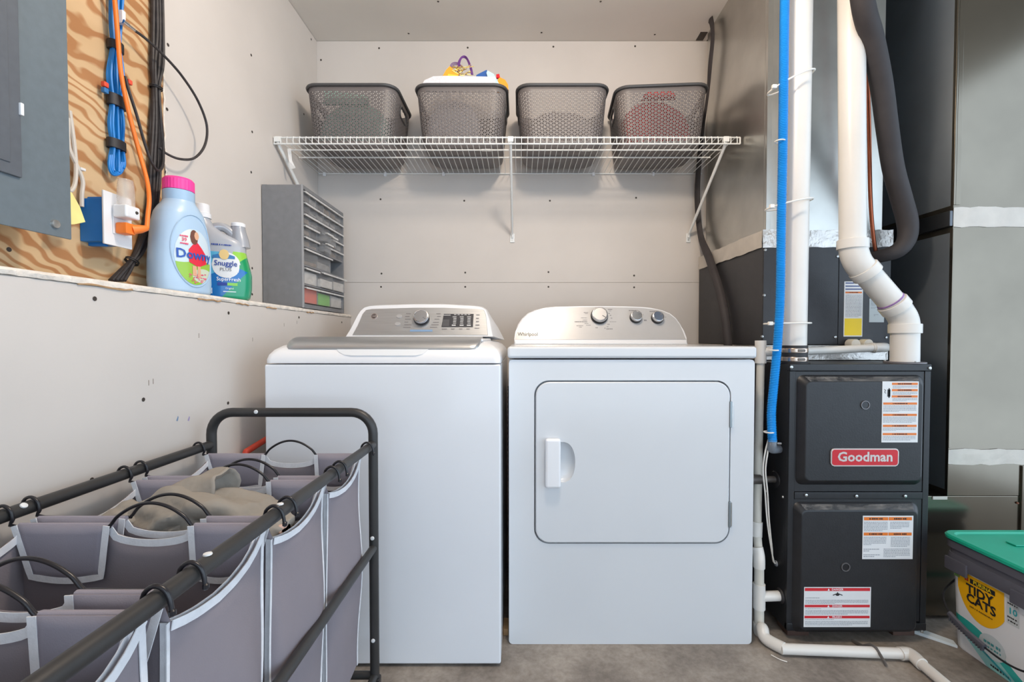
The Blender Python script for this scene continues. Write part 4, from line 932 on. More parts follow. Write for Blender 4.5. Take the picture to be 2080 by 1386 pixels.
for (a, b) in ((317, 178), (268, 531)):
    q = PX(a, b, XL+.010); d = Vector((0, 0, 1)) if b < 300 else (PX(301, 460, XL)-PX(254, 550, XL)).normalized(); s = d.cross(Vector((1, 0, 0))).normalized(); bb = NB()
    for o in (-.002, .002): tube(bb, [q+d*o+s*.0155*math.cos(t*PI/8)+Vector((.0125*math.sin(t*PI/8), 0, 0)) for t in range(16)], .0016, 5, closed=True)
    add('zip_tie', bb, RUBBER, bn)
cl = thing('coax_loop', 'black coaxial cable making a wide loop out over the drywall', 'cable', PX(385, 325, XL+.02))
bb = NB(); tube(bb, spline([PX(274, 62, -.955), PX(300, 82, -.95), PX(335, 115, -.945), PX(370, 155, -.94), PX(402, 205, -.935), PX(420, 255, -.935), PX(416, 295, -.935), PX(395, 321, -.94), PX(365, 323, -.95), PX(338, 312, -.965), PX(325, 300, -.975)], 7), .0034, 8); add('cable', bb, BLKC, cl)
bb = NB(); a, b = PX(250, 43, -.96), PX(274, 62, -.955); tube(bb, [a, a.lerp(b, .45), a.lerp(b, .5), b], [.0052, .0052, .0038, .0038], 10); add('connector', bb, CHROME, cl)
p = PX(250, 36, -.965); add('coupler', rbox(XL-.003, p.x+.004, p.y-.006, p.y+.004, p.z-.016, p.z+.016, .002), WHITEP, cl)
bb = NB(); tube(bb, spline([PX(254, 155, -.965), PX(262, 185, -.962), PX(278, 235, -.96), (PX(292, 285, -.958)), PX(306, 325, -.955), PX(318, 345, -.955), PX(327, 344, -.958), PX(332, 325, -.965), PX(330, 270, -.972), PX(322, 200, -.978)], 7), .0034, 8)
tag(add('black_cable', bb, BLKC), 'thin black cable hanging in a narrow U from the blue coil to the bundle', 'cable')

# ================================================================== FURNACE
Yg = 1.42; gx0, gx1 = P(1604, 800, Yg).x, P(1890, 760, Yg).x; gz0, gz1 = .03, P(1740, 740, Yg).z; YgB = 2.12
fu = thing('gas_furnace', 'dark gray gas furnace with two embossed doors and red maker badge', 'furnace', ((gx0+gx1)/2, 1.77, 0))
add('cabinet', rbox(gx0, gx1, Yg+.012, YgB, gz0, gz1, .003), FURN, fu)
add('front_trim', rbox(gx0-.001, gx0+.018, Yg-.001, Yg+.013, gz0, gz1-.022, .002), FURN, fu); add('front_trim', rbox(gx1-.018, gx1+.001, Yg-.001, Yg+.013, gz0, gz1-.022, .002), FURN, fu)
add('front_trim', rbox(gx0-.001, gx1+.001, Yg-.003, Yg+.013, gz1-.021, gz1, .002), FURN, fu); add('front_trim', rbox(gx0-.001, gx1+.001, Yg-.004, Yg+.013, gz0, gz0+.026, .004), FURN, fu)
zmid = P(1740, 1007, Yg).z
def gdoor(pyt, pyb, pxl, pxr, z0, z1):
    d = add('door', rbox(gx0+.0185, gx1-.0185, Yg+.001, Yg+.0115, z0, z1, .001), FURN, fu)
    u0, u1, v0, v1 = P(pxl, (pyt+pyb)/2, Yg).x, P(pxr, (pyt+pyb)/2, Yg).x, P(1740, pyb, Yg).z, P(1740, pyt, Yg).z
    rings = []
    for i, dd_ in ((0, .001), (.004, -.006), (.016, -.019), (.021, -.021)):
        rings.append([XZ(a, b, Yg+dd_) for a, b in rrect(u0+i, u1-i, v0+i, v1-i*1.15, .022-i*.35, 5)])
    e = add('embossed_panel', loft(NB(), rings), FURN, d, angle=30)
    bb = NB(); quads(bb, [], XZ, 0); bb.faces.new([bb.verts.new(q) for q in ((u0+.022, Yg-.0066, v1-.0048), (u1-.022, Yg-.0066, v1-.0048), (u1-.030, Yg-.0196, v1-.0182), (u0+.030, Yg-.0196, v1-.0182))])
    add('dust', bb, DUST, e, smooth=False)
    return d, e
YF = Yg-.021
d1, e1_ = gdoor(762, 985, 1617, 1873, zmid+.012, gz1-.023)
d2, e2_ = gdoor(1020, 1284, 1608, 1862, gz0+.028, zmid-.012)
add('middle_rail', rbox(gx0+.0185, gx1-.0185, Yg-.002, Yg+.0115, zmid-.011, zmid+.011, .002), FURN, fu)
def gscrew(px, py, Y, parent=fu, r=.0052): q = P(px, py, Y); add('screw', lathe(NB(), [(r, Y), (r*.9, Y-.003), (r*.3, Y-.004)], 10, (q.x, 0, q.z), 'y'), SCREW, parent)
for a, b in ((1607, 746), (1888, 748), (1637, 1006), (1739, 1008), (1838, 1008), (1872, 1283)): gscrew(a, b, Yg-.003)
def sight(px, py, parent):
    q = P(px, py, YF); rg_ = NB(); rings = []
    for r, d in ((.0112, 0), (.0135, 0), (.0135, -.003), (.0112, -.003)): rings.append([(q.x+r*math.cos(k*PI/12), YF+d, q.z+r*math.sin(k*PI/12)) for k in range(24)])
    loft(rg_, rings+[rings[0]], False, False); s = add('sight_glass_ring', rg_, mat('grommet', (116, 114, 116), .4, .5), parent)
    add('sight_glass', lathe(NB(), [(.0112, YF-.0004), (.011, YF-.0012)], 20, (q.x, 0, q.z), 'y'), BLACKP, s)
sight(1757, 823, d1); sight(1717, 1152, d2)
def plate(px0, py0, px1, py1, Y): a, b = P(px0, py1, Y), P(px1, py0, Y); return a.x, b.x, a.z, b.z
def label(parent, rect, Y, bars, print_rows, m=LABELW, name='warning_label'):
    """rect in pixels; bars: (fx0,fx1,fy0,fy1,material,text,textmat); print_rows: (fx0,fx1,fy0,fy1,n)"""
    x0, x1, z0, z1 = plate(*rect, Y); W, H = x1-x0, z1-z0
    bb = NB(); box(bb, x0, x1, Y-.0008, Y-.0001, z0, z1); lb_ = add(name, bb, m, parent, smooth=False)
    groups = {}
    for a0, a1, b0, b1, mm, tx, tm in bars:
        groups.setdefault(mm, []).append((x0+W*a0, x0+W*a1, z1-H*b1, z1-H*b0))
    for mm, rs in groups.items():
        for r in rs: q = NB(); quads(q, [r], XZ, Y-.0011); add('label_bar', q, mm, lb_, smooth=False)
    for a0, a1, b0, b1, mm, tx, tm in bars:
        if tx == '~': marks(lambda a, b, d: XZ(x0+W*(a0+a1)/2+a, z1-H*(b0+b1)/2+b, Y-.0014), min(.045, W*(a1-a0)*.55), (b1-b0)*H*.55, tm, lb_)
        elif tx: text('lettering', tx, (b1-b0)*H*.95, lambda a, b, d: XZ(x0+W*(a0+a1)/2+a, z1-H*(b0+b1)/2+b, Y-.0014), tm, lb_, bold=.0001)
    q = NB()
    for a0, a1, b0, b1, n in print_rows:
        for k in range(n):
            vz = z1-H*(b0+(b1-b0)*(k+.5)/n); th = H*(b1-b0)/n*.24; x = x0+W*a0; xe = x0+W*(a1 if k < n-1 else a0+(a1-a0)*random.uniform(.3, .9))
            while x < xe:
                l = random.uniform(.002, .007); quads(q, [(x, min(x+l, xe), vz-th, vz+th)], XZ, Y-.0011); x += l+.0011
    if q.verts: add('small_print', q, FINE, lb_, smooth=False)['kind'] = 'stuff'
    else: q.free()
    return lb_, (x0, x1, z0, z1)
br = []; pr = []
for i, y0 in enumerate((.022, .125, .228)): br.append((.26, .97, y0, y0+.036, ORANGE, '~', INK)); pr.append((.28, .96, y0+.045, y0+.095, 4))
for y0, y1 in ((.345, .50), (.53, .68), (.71, .81), (.845, .97)): br.append((.03, .96, y0, y0+.036, ORANGE, '~', INK)); pr.append((.03, .94, y0+.046, y1, 6 if y1-y0 > .13 else 4))
lb1, rc = label(d1, (1790, 775, 1866, 899), YF, br, pr)
q = NB(); x0, x1, z0, z1 = rc
for (a, b, c_, d) in ((.14, .22, .13, .25), (.17, .20, .11, .27)): quads(q, [(x0+(x1-x0)*a, x0+(x1-x0)*b, z1-(z1-z0)*d, z1-(z1-z0)*c_)], XZ, YF-.0012)
pts = [(x0+(x1-x0)*a, YF-.0013, z1-(z1-z0)*b) for a, b in ((.05, .13), (.09, .145), (.06, .175), (.09, .195))]; tube(q, pts, .0008, 4); add('hand_symbol', q, INK, lb1, smooth=False)
label(d2, (1751, 1048, 1855, 1136), YF, [(.02, .50, .03, .105, ORANGE, '~', INK), (.51, .97, .03, .105, ORANGE, '~', INK), (.02, .50, .385, .455, ORANGE, '~', INK), (.51, .97, .385, .455, ORANGE, '~', INK)], [(.02, .49, .13, .36, 7), (.54, .92, .13, .30, 5), (.02, .47, .48, .68, 6), (.56, .94, .48, .72, 7), (.02, .33, .75, .83, 2), (.02, .35, .88, .96, 2), (.42, .94, .75, .96, 6)], name='instruction_label')
lb3, rc = label(d2, (1632, 1193, 1769, 1274), YF, [(.01, .985, .02, .095, LRED, 'DANGER', WINK), (.01, .985, .44, .505, LRED, 'DANGER', WINK), (.01, .985, .715, .78, LRED, 'PELIGRO', WINK)], [(.02, .42, .25, .285, 1), (.02, .96, .31, .42, 4), (.02, .6, .525, .55, 1), (.02, .96, .57, .69, 4), (.02, .6, .80, .825, 1), (.02, .96, .845, .96, 4)], name='danger_label')
x0, x1, z0, z1 = rc; W, H = x1-x0, z1-z0
q = NB(); prism(q, [(x0+W*a, z1-H*b) for a, b in ((.47, .19), (.50, .12), (.53, .19), (.515, .215), (.485, .215))], XZ, YF-.0013, YF-.0011); tube(q, [(x0+W*.43, YF-.0012, z1-H*.2), (x0+W*.48, YF-.0012, z1-H*.165)], .0012, 5); tube(q, [(x0+W*.57, YF-.0012, z1-H*.2), (x0+W*.52, YF-.0012, z1-H*.165)], .0012, 5); add('hands_symbol', q, INK, lb3, smooth=False)
for b in (.0575, .472, .7475): q = NB(); prism(q, [(x0+W*.35, z1-H*(b+.025)), (x0+W*.38, z1-H*(b+.025)), (x0+W*.365, z1-H*(b-.027))], XZ, YF-.0014, YF-.0012); add('alert_triangle', q, WINK, lb3, smooth=False)
# badge
a0, a1, c0, c1 = plate(1686, 911, 1824, 947, YF); q = NB(); prism(q, rrect(a0, a1, c0, c1, .010, 5), XZ, YF-.004, YF-.0002, .001, 1); bd = add('maker_badge', q, BADGE, d1)
q = NB(); prism(q, rrect(a0+.0035, a1-.0035, c0+.0035, c1-.0035, .008, 5), XZ, YF-.0046, YF-.004); add('badge_field', q, REDP, bd, smooth=False)
text('badge_lettering', 'Goodman', .041, lambda a, b, d: XZ((a0+a1)/2+a, (c0+c1)/2+b+.001, YF-.0052), BADGE, bd, bold=.0011, sx=1.03)
for fx in (gx0+.05, gx1-.05):
    for fy in (Yg+.05, YgB-.06): add('foot', rbox(fx-.035, fx+.035, fy-.03, fy+.03, 0, gz0+.001, .002), mat('foot_brown', (92, 70, 62), .7, noise=(20, .2)), fu)
# left-side fittings
def sidep(px, py): return PX(px, py, gx0)
for a, b in ((1572, 960), (1557, 998), (1590, 1010)): q = sidep(a, b); add('screw', lathe(NB(), [(.005, gx0), (.004, gx0-.003)], 10, (0, q.y, q.z), 'x'), SCREW, fu)

# coil cabinet
Yk2 = 1.64; kx0, kx1 = P(1549, 600, Yk2).x, P(1808, 600, Yk2).x; kz1 = P(1680, 491, Yk2).z; kz0 = gz1+.002
cc = thing('coil_cabinet', 'dark gray evaporator coil cabinet above the furnace under the metal duct', 'coil cabinet', ((kx0+kx1)/2, 1.9, gz1))
KYB = 2.225
add('cabinet', rbox(kx0, kx1, Yk2+.001, KYB, kz0+.055, kz1, .002), FURN2, cc)
xs2 = P(1702, 600, Yk2).x
add('front_panel', rbox(kx0+.001, xs2-.001, Yk2-.003, Yk2+.001, kz0+.057, kz1-.012, .001), FURN2, cc); add('front_panel', rbox(xs2+.001, kx1-.001, Yk2-.003, Yk2+.001, kz0+.057, kz1-.012, .001), FURN2, cc)
add('base_flange', rbox(kx0+.004, kx1-.004, Yk2-.002, KYB, kz0, kz0+.054, .002), FOIL, cc)
for a, b in ((1554, 508), (1701, 521), (1696, 685), (1548, 684), (1800, 686), (1552, 600)): gscrew(a, b, Yk2-.003, cc, .005)
YL2 = Yk2-.003
label(cc, (1713, 572, 1753, 684), YL2, [(.06, .94, .02, .04, LBLUE, None, None), (.06, .94, .075, .095, LBLUE, None, None), (.06, .94, .13, .15, LBLUE, None, None), (.06, .94, .185, .215, ORANGE, '~', INK), (.04, .96, .67, .98, LYEL, None, None)], [(.08, .94, .235, .65, 18)], name='warning_label')
lx = label(cc, (1765, 607, 1796, 655), YL2, [], [(.1, .6, .05, .3, 5), (.1, .9, .35, .42, 2), (.3, .6, .65, .75, 2)], m=mat('label_pale', (198, 204, 204), .5), name='rating_label')
# plenum
Yp = 1.66; px0, px1 = P(1559, 250, Yp).x, P(1796, 250, Yp).x
pl = thing('supply_plenum', 'galvanized sheet metal supply duct rising above the coil cabinet', 'duct', ((px0+px1)/2, 1.95, kz1))
PB = 2.20
add('duct_shell', rbox(px0, px1, Yp, PB, kz1+.001, 2.74, .002), GALV, pl)
# raised cross-break folds on the left face and front
bb = NB(); zt_, zb_ = 2.35, kz1+.05
loft(bb, [[(px0+.0005, Yp+.012, kz1+.04), (px0+.0005, PB-.01, kz1+.04), (px0+.0005, PB-.01, 2.5), (px0+.0005, Yp+.012, 2.5)], [(px0-.0012, Yp+.02, kz1+.05), (px0-.0012, PB-.02, kz1+.05), (px0-.0012, PB-.02, 2.49), (px0-.0012, Yp+.02, 2.49)]]); add('side_panel', bb, GALV, pl, smooth=False)
add('corner_seam', rbox(px0-.002, px0+.016, Yp-.002, Yp+.001, kz1+.02, 2.74, .0008), GALV, pl)
# foil tape round the joint (front and sides)
def wavy_tape(name, pts, h, n, nrm, parent, m=FOIL):
    """tape strip along pts (3D polyline), height h centred, slightly crumpled"""
    bm = NB(); rows = []
    P_ = [Vector(p) for p in pts]
    tot = [];
    for a, b in zip(P_, P_[1:]):
        for k in range(n): tot.append(a.lerp(b, k/n))
    tot.append(P_[-1])
    nn = Vector(nrm)
    F_, B_ = [], []
    for p in tot:
        e = [random.uniform(-.0025, .0025) for _ in range(2)]
        F_.append([p+nn*random.uniform(.0012, .0022)+Vector((0, 0, -h/2+h*j/3+(e[0] if j == 0 else e[1] if j == 3 else 0))) for j in range(4)])
    V = [[bm.verts.new(q) for q in r] for r in F_]
    for a, b in zip(V, V[1:]):
        for j in range(3): bm.faces.new((a[j], b[j], b[j+1], a[j+1]))
    o = add(name, bm, m, parent, smooth=False); md = o.modifiers.new('t', 'SOLIDIFY'); md.thickness = .0006; return o
zf = kz1+.012
wavy_tape('foil_tape', [(kx0-.004, Yk2-.003, zf-.002), (kx1+.004, Yk2-.003, zf-.002)], .062, 26, (0, -1, 0), pl)
wavy_tape('foil_tape', [(kx0-.003, KYB-.01, zf+.004), (kx0-.003, Yk2, zf-.002)], .062, 18, (-1, 0, 0), pl, TAPE)
wavy_tape('foil_tape', [(kx1+.003, Yk2, zf-.002), (kx1+.003, KYB-.05, zf)], .062, 14, (1, 0, 0), pl)
add('joint_flange', rbox(kx0-.003, kx1+.003, Yk2-.002, KYB, kz1+.0005, kz1+.012, 0), GALV, pl, smooth=False)

# return duct
Yr = 1.524; rx0 = P(1935, 500, Yr).x; zb = P(1920, 1008, Yr).z
rd = thing('return_duct', 'large galvanized return air duct beside the furnace', 'duct', (rx0+.25, 1.85, 0))
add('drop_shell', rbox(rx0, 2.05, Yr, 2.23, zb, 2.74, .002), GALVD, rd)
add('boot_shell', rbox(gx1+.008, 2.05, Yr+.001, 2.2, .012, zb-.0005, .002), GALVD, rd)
zt1 = P(1990, 441, Yr).z; zt2 = P(1990, 928, Yr).z
wavy_tape('joint_tape', [(rx0-.001, Yr, zt1), (2.05, Yr, zt1-.004)], .066, 22, (0, -1, 0), rd, TAPE); wavy_tape('joint_tape', [(rx0-.001, Yr, zt2), (2.05, Yr, zt2)], .052, 22, (0, -1, 0), rd, TAPE)
add('slip_joint', rbox(rx0-.012, rx0-.0002, Yr-.001, 2.2, zt1-.03, zt1+.022, .003), mat('dark_metal', (92, 94, 98), .3, .9, noise=(10, .1)), rd)
add('corner_seam', rbox(rx0-.003, rx0+.004, Yr-.004, Yr+.002, zt1+.04, 2.74, .0015), GALVD, rd); add('corner_seam', rbox(rx0-.003, rx0+.004, Yr-.004, Yr+.002, zt2+.03, zt1-.04, .0015), GALVD, rd)
x_ = P(1953, 250, Yr).x; add('standing_seam', rbox(rx0+.005, x_, Yr-.003, Yr+.001, zt1+.04, 2.74, .001), GALVD, rd)
x_ = P(2072, 1000, Yr).x; add('standing_seam', rbox(x_, x_+.01, Yr-.006, Yr+.001, .02, zt2-.03, .002), GALVD, rd)
for py in (1022, 1150): q = P(2066, py, Yr); add('screw', lathe(NB(), [(.004, Yr-.001), (.003, Yr-.004)], 8, (q.x, 0, q.z), 'y'), mat('rusty', (120, 74, 54), .7), rd)
# diagonal cross-break creases on the left face (folded slightly proud)
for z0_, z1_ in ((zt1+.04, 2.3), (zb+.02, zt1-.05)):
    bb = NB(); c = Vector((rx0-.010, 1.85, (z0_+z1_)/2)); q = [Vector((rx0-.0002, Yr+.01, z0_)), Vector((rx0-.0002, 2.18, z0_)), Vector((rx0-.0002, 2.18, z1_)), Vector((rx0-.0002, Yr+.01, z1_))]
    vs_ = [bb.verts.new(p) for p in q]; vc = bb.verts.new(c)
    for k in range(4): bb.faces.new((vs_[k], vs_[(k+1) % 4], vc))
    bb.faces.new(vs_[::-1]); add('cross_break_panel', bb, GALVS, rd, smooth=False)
add('lower_lip', rbox(rx0-.05, rx0-.0005, Yr-.002, Yr+.05, zb-.012, zb-.001, .001), TAPE, rd)

# ================================================================== PIPES
def pipe(parent, pts, r, m=PVC, n=24, name='pipe'): bb = NB(); tube(bb, pts, r, n); return add(name, bb, m, parent, angle=50)
def ringy(parent, c, d, r, h, m=PVC, name='coupling'):
    c = Vector(c); d = Vector(d).normalized(); bb = NB(); tube(bb, [c-d*h/2, c-d*(h/2-.0015), c+d*(h/2-.0015), c+d*h/2], [r-.0012, r, r, r-.0012], 26); return add(name, bb, m, parent, angle=40)
Yv = 1.468; rv = .0355
vp = thing('vent_pipe', 'straight white plastic flue pipe with black rubber coupling on the furnace', 'pipe', (P(1613, 735, Yv).x, Yv, gz1))
a, b = P(1633, -432, Yv), P(1613, 712, Yv); pipe(vp, [a, b], rv)
cb0 = Vector((b.x, Yv, gz1)); 
pipe(vp, [cb0+Vector((0, 0, .0005)), cb0+Vector((0, 0, .003)), cb0+Vector((0, 0, .0035)), cb0+Vector((0, 0, .056)), cb0+Vector((0, 0, .058))], [.046, .046, .0385, .0385, .0365], RUBBER, name='rubber_coupling')
for z in (.014, .042):
    ringy(vp, cb0+Vector((0, 0, z)), (0, 0, 1), .0402, .014, mat('clamp_steel', (196, 178, 164), .25, .95, noise=(14, .1, (1, 1, .1))), 'hose_clamp')
    bb = NB(); tube(bb, [cb0+Vector((-.012, -.041, z)), cb0+Vector((.008, -.043, z))], .0042, 8); add('clamp_screw', bb, CHROME, vp)
ip = thing('intake_pipe', 'white plastic intake pipe with two elbows jogging to the furnace corner', 'pipe', (P(1838, 735, Yv).x, Yv, gz1)); ri = .0385
k1, k2, k3, k4 = P(1733, 490, Yv), P(1762, 556, Yv), P(1815, 620, Yv), P(1838, 680, Yv)
pipe(ip, [P(1727, -432, Yv), P(1732, 492, Yv)], ri-.001)
mid1 = P(1736, 530, Yv); mid2 = P(1836, 643, Yv)
pipe(ip, spline([P(1732, 490, Yv), P(1735, 515, Yv), P(1744, 536, Yv), P(1760, 555, Yv)], 6), ri+.0015, name='elbow'); pipe(ip, [P(1752, 545, Yv), P(1822, 626, Yv)], ri-.001)
pipe(ip, spline([P(1813, 616, Yv), P(1826, 633, Yv), P(1835, 650, Yv), P(1838, 675, Yv)], 6), ri+.0015, name='elbow'); pipe(ip, [P(1838, 670, Yv), (P(1838, 700, Yv).x, Yv, gz1+.002)], ri)
dg = P(1822, 626, Yv)-P(1752, 545, Yv)
ringy(ip, P(1732, 497, Yv), (0, 0, 1), ri+.0055, .030); ringy(ip, P(1758, 552, Yv), dg, ri+.0055, .028); ringy(ip, P(1817, 621, Yv), dg, ri+.0055, .028); ringy(ip, P(1838, 668, Yv), (0, 0, 1), ri+.0055, .030)
ringy(ip, P(1808.5, 611, Yv), dg, ri+.0012, .005, PRIMER, 'primer_stain')
xf = P(1838, 700, Yv).x; add('base_flange', lathe(NB(), [(.055, gz1+.0005), (.055, gz1+.005), (.042, gz1+.006)], 28, (xf, Yv, 0)), mat('flange_gray', (110, 106, 110), .5), ip)
for k in range(3): aa = k*2*PI/3+.4; add('screw', lathe(NB(), [(.004, gz1+.006), (.003, gz1+.009)], 8, (xf+.049*math.cos(aa), Yv+.049*math.sin(aa), 0)), SCREW, ip)
# blue conduit
Yb = 1.425
bcn = thing('blue_conduit', 'corrugated blue flexible conduit tied to the flue pipe', 'conduit', P(1573, 910, Yb))
path = spline([P(1604, -440, Yb), P(1599, -200, Yb), P(1594, 0, Yb), P(1592, 150, Yb), P(1590, 300, Yb), P(1587, 450, Yb), P(1585, 600, Yb), P(1580, 690, Yb), P(1572, 780, Yb), P(1567, 840, Yb), P(1569, 898, Yb)], 40)
L = [0]
for a, b in zip(path, path[1:]): L.append(L[-1]+(b-a).length)
rs_pts = []; step = .0026; i = 0; s = 0
while s < L[-1]:
    while L[i+1] < s: i += 1
    rs_pts.append(path[i].lerp(path[i+1], (s-L[i])/(L[i+1]-L[i]))); s += step
bb = NB(); tube(bb, rs_pts, [.0138 if (k % 2) else .0112 for k in range(len(rs_pts))], 14); add('corrugated_tube', bb, BLUEC, bcn, angle=20)
e0 = rs_pts[-1]; sp = PX(1585, 918, gx0)
EL = mat('elbow_gray', (140, 146, 154), .45, .3, noise=(15, .06))
bb = NB(); tube(bb, spline([e0+Vector((0, 0, .006)), e0+Vector((.001, .003, -.012)), e0+Vector((.008, .016, -.028)), Vector((gx0+.001, e0.y+.045, e0.z-.034))], 6), .0128, 14); add('elbow_fitting', bb, EL, bcn)
bb = NB(); tube(bb, [e0+Vector((.012, -.004, -.004)), e0+Vector((.024, -.006, -.004))], .004, 8); add('clamp_screw', bb, CHROME, bcn)
def tie(px0_, py0_, px1_, py1_, around=True):
    a = P(px0_, py0_, Yb-.015); bb = NB()
    if around:
        c1 = P((px1_+px0_)/2, (py0_+py1_)/2, 1.45); hw = (P(px1_, py1_, Yv).x-a.x)/2; dz_ = (P(px1_, py1_, Yv).z-a.z)/2; cxm, czm = (a.x+P(px1_, py1_, Yv).x)/2, (a.z+P(px1_, py1_, Yv).z)/2
        pts = []
        for k in range(28):
            q = 2*PI*k/28; pts.append((cxm+(hw+.002)*math.cos(q), 1.459+.049*math.sin(q)*(1 if math.sin(q) > 0 else 1.0), czm+dz_*math.cos(q)))
        tube(bb, pts, .0026, 6, closed=True)
        box(bb, a.x-.010, a.x+.004, a.y+.012, a.y+.022, a.z-.006, a.z+.006, .002)
    else:
        tube(bb, [(a.x+.0142*math.cos(k*PI/9)+.0, Yb+.0142*math.sin(k*PI/9), a.z) for k in range(18)], .0022, 6, closed=True)
    add('zip_tie', bb, ZIP, bcn)
tie(1581, 170, 1646, 150); tie(1576, 416, 1643, 408); tie(1573, 657, 1639, 657)
tie(1590, 283, 0, 0, False); tie(1577, 712, 0, 0, False); tie(1567, 880, 0, 0, False)
# insulated line, copper line, thin black hose
bb = NB(); tube(bb, spline([P(1704, -500, 1.33), P(1732, -200, 1.345), P(1752, 0, 1.392), P(1772, 80, 1.43), P(1790, 170, 1.47), P(1802, 260, 1.50), P(1814, 340, 1.53), P(1830, 400, 1.55), P(1843, 450, 1.56), P(1842, 485, 1.56), P(1825, 508, 1.565), P(1795, 519, 1.59), P(1768, 524, 1.637)], 8), [.031]*70+[.029, .027, .025, .023, .022, .021, .020, .019, .018]+[.0175]*10, 18) if False else None
pth = spline([P(1704, -500, 1.33), P(1732, -200, 1.345), P(1752, 0, 1.392), P(1772, 80, 1.43), P(1790, 170, 1.47), P(1802, 260, 1.50), P(1814, 340, 1.53), P(1830, 400, 1.55), P(1843, 450, 1.56), P(1842, 485, 1.56), P(1825, 508, 1.565), P(1795, 519, 1.59), P(1768, 524, 1.634)], 8)
bb.free(); bb = NB(); n_ = len(pth); tube(bb, pth, [.030-.010*max(0, (k/n_-.66)/.34) for k in range(n_)], 18)
tag(add('insulated_line', bb, FOAM), 'thick black foam-insulated refrigerant line bending into the coil cabinet', 'pipe')
bb = NB(); tube(bb, spline([P(1748, -380, 1.55), P(1761, 110, 1.56), P(1765, 250, 1.57), P(1768, 400, 1.585), P(1774, 480, 1.605), P(1783, 530, 1.62), P(1790, 552, 1.634)], 8), .0062, 10)
cp = tag(add('copper_line', bb, COPPER), 'thin bare copper refrigerant tube beside the black insulated line', 'pipe')
XH = px0-.022
bb = NB(); tube(bb, spline([P(1436, 50, 2.19), P(1441, 36, 2.14), P(1450, 42, 2.09), P(1452, 80, 2.07), P(1447, 130, 2.09), P(1443, 190, 2.12), P(1432, 260, 2.17), P(1422, 340, 2.205), P(1419, 410, 2.215), P(1426, 480, 2.17), P(1443, 530, 2.05), P(1462, 590, 1.945), P(1474, 650, 1.885), P(1481, 720, 1.86), P(1484, 800, 1.85), P(1484, 900, 1.85)], 8), .0185, 12)
for v in bb.verts: v.co.x = min(v.co.x, kx0-.008 if v.co.z > gz1+.02 else gx0-.006)
tag(add('black_hose', bb, FOAM), 'slim black insulated hose running down past the shelf behind the dryer', 'hose')
bb = NB(); q = P(1424, 80, 2.2); box(bb, q.x-.008, q.x+.026, 2.185, 2.245, ZC-.002, ZC-.0004); add('cut_hole', bb, DARKHOLE, bpy.data.objects['ceiling'], smooth=False)
# condensate drain
cd = thing('condensate_drain', 'white plastic condensate drain piping down beside the furnace and across the floor', 'drain pipe', (P(1541, 1290, 1.44).x, 1.44, 0))
Yt = 1.53; r3 = .0128
t0, t1 = P(1545, 692, Yt), P(1545, 738, Yt)
pipe(cd, [t0, t1], .0178, PVC, 18, 'tee'); pipe(cd, [P(1545, 715, Yt), P(1580, 713, Yt)], .0165, PVC, 18, 'tee_branch')
pipe(cd, [P(1572, 713, Yt), P(1640, 713, 1.56), P(1700, 711, 1.575), P(1786, 706, 1.585)], .0135, PVC, 16)
pipe(cd, spline([P(1770, 707, 1.585), P(1792, 706, 1.587), P(1797, 706, 1.60), P(1797, 706, 1.634)], 5), .0165, PVC, 16, 'elbow')
ringy(cd, P(1775, 707, 1.585), (1, 0, 0), .0178, .008); 
for a, b in ((1738, 699), (1764, 699)): q = P(a, b, 1.60); ringy(cd, (q.x, 1.615, q.z), (0, 1, 0), .017, .034, PVCO, 'trap_port'); bb = NB(); lathe(bb, [(.012, 1.5975), (.011, 1.597)], 16, (q.x, 0, q.z), 'y'); add('port_plug', bb, PVCO, cd)
pipe(cd, [P(1545, 735, Yt), P(1541, 900, 1.51), P(1538, 1070, 1.49)], r3, PVCO, 16)
pipe(cd, [P(1538, 1060, 1.49), P(1537, 1090, 1.485)], .0165, PVC, 16, 'coupling'); pipe(cd, [P(1538, 1085, 1.485), P(1541, 1122, 1.46)], r3, PVCO, 16)
Yq = 1.45
pipe(cd, spline([P(1538, 1112, 1.462), P(1541, 1126, 1.455), P(1542, 1138, Yq), P(1542, 1153, Yq)], 5), .0175, PVC, 18, 'elbow')
pipe(cd, [P(1542, 1150, Yq), P(1542, 1275, Yq)], .0145, PVCO, 16); pipe(cd, [P(1542, 1186, Yq), P(1542, 1236, Yq)], .0182, PVC, 18, 'tee')
q = PX(1575, 1210, gx0); pipe(cd, [P(1542, 1212, Yq), (gx0, Yq+.004, P(1542, 1212, Yq).z)], .0158, PVC, 18, 'tee_branch')
add('side_grommet', lathe(NB(), [(.024, gx0-.001), (.022, gx0-.006), (.017, gx0-.007)], 20, (0, Yq+.004, P(1542, 1212, Yq).z), 'x'), RUBBER, cd)
h0, h1 = PZ(1592, 1318, .019), PZ(1845, 1328, .019)
pipe(cd, spline([P(1542, 1266, Yq), P(1543, 1285, Yq-.004), Vector((P(1550, 1295, 1.42).x, 1.425, .034)), Vector((h0.x-.03, 1.398, .0195)), h0], 6), .0178, PVC, 18, 'elbow')
h0.z = h1.z = .0185; pipe(cd, [h0-Vector((.01, 0, 0)), h1], .0152, PVC, 18)
h2 = PZ(1868, 1346, .0185); h3 = PZ(1990, 1450, .0185); pipe(cd, spline([h1-Vector((.025, 0, 0)), h1, h1.lerp(h2, .5)+Vector((.004, .004, 0)), h2, h2.lerp(h3, .05)], 5), .0178, PVC, 18, 'elbow'); pipe(cd, [h2, h3], .0145, PVC, 18)
ks = PZ(1776, 1326, .0185); st = NB()
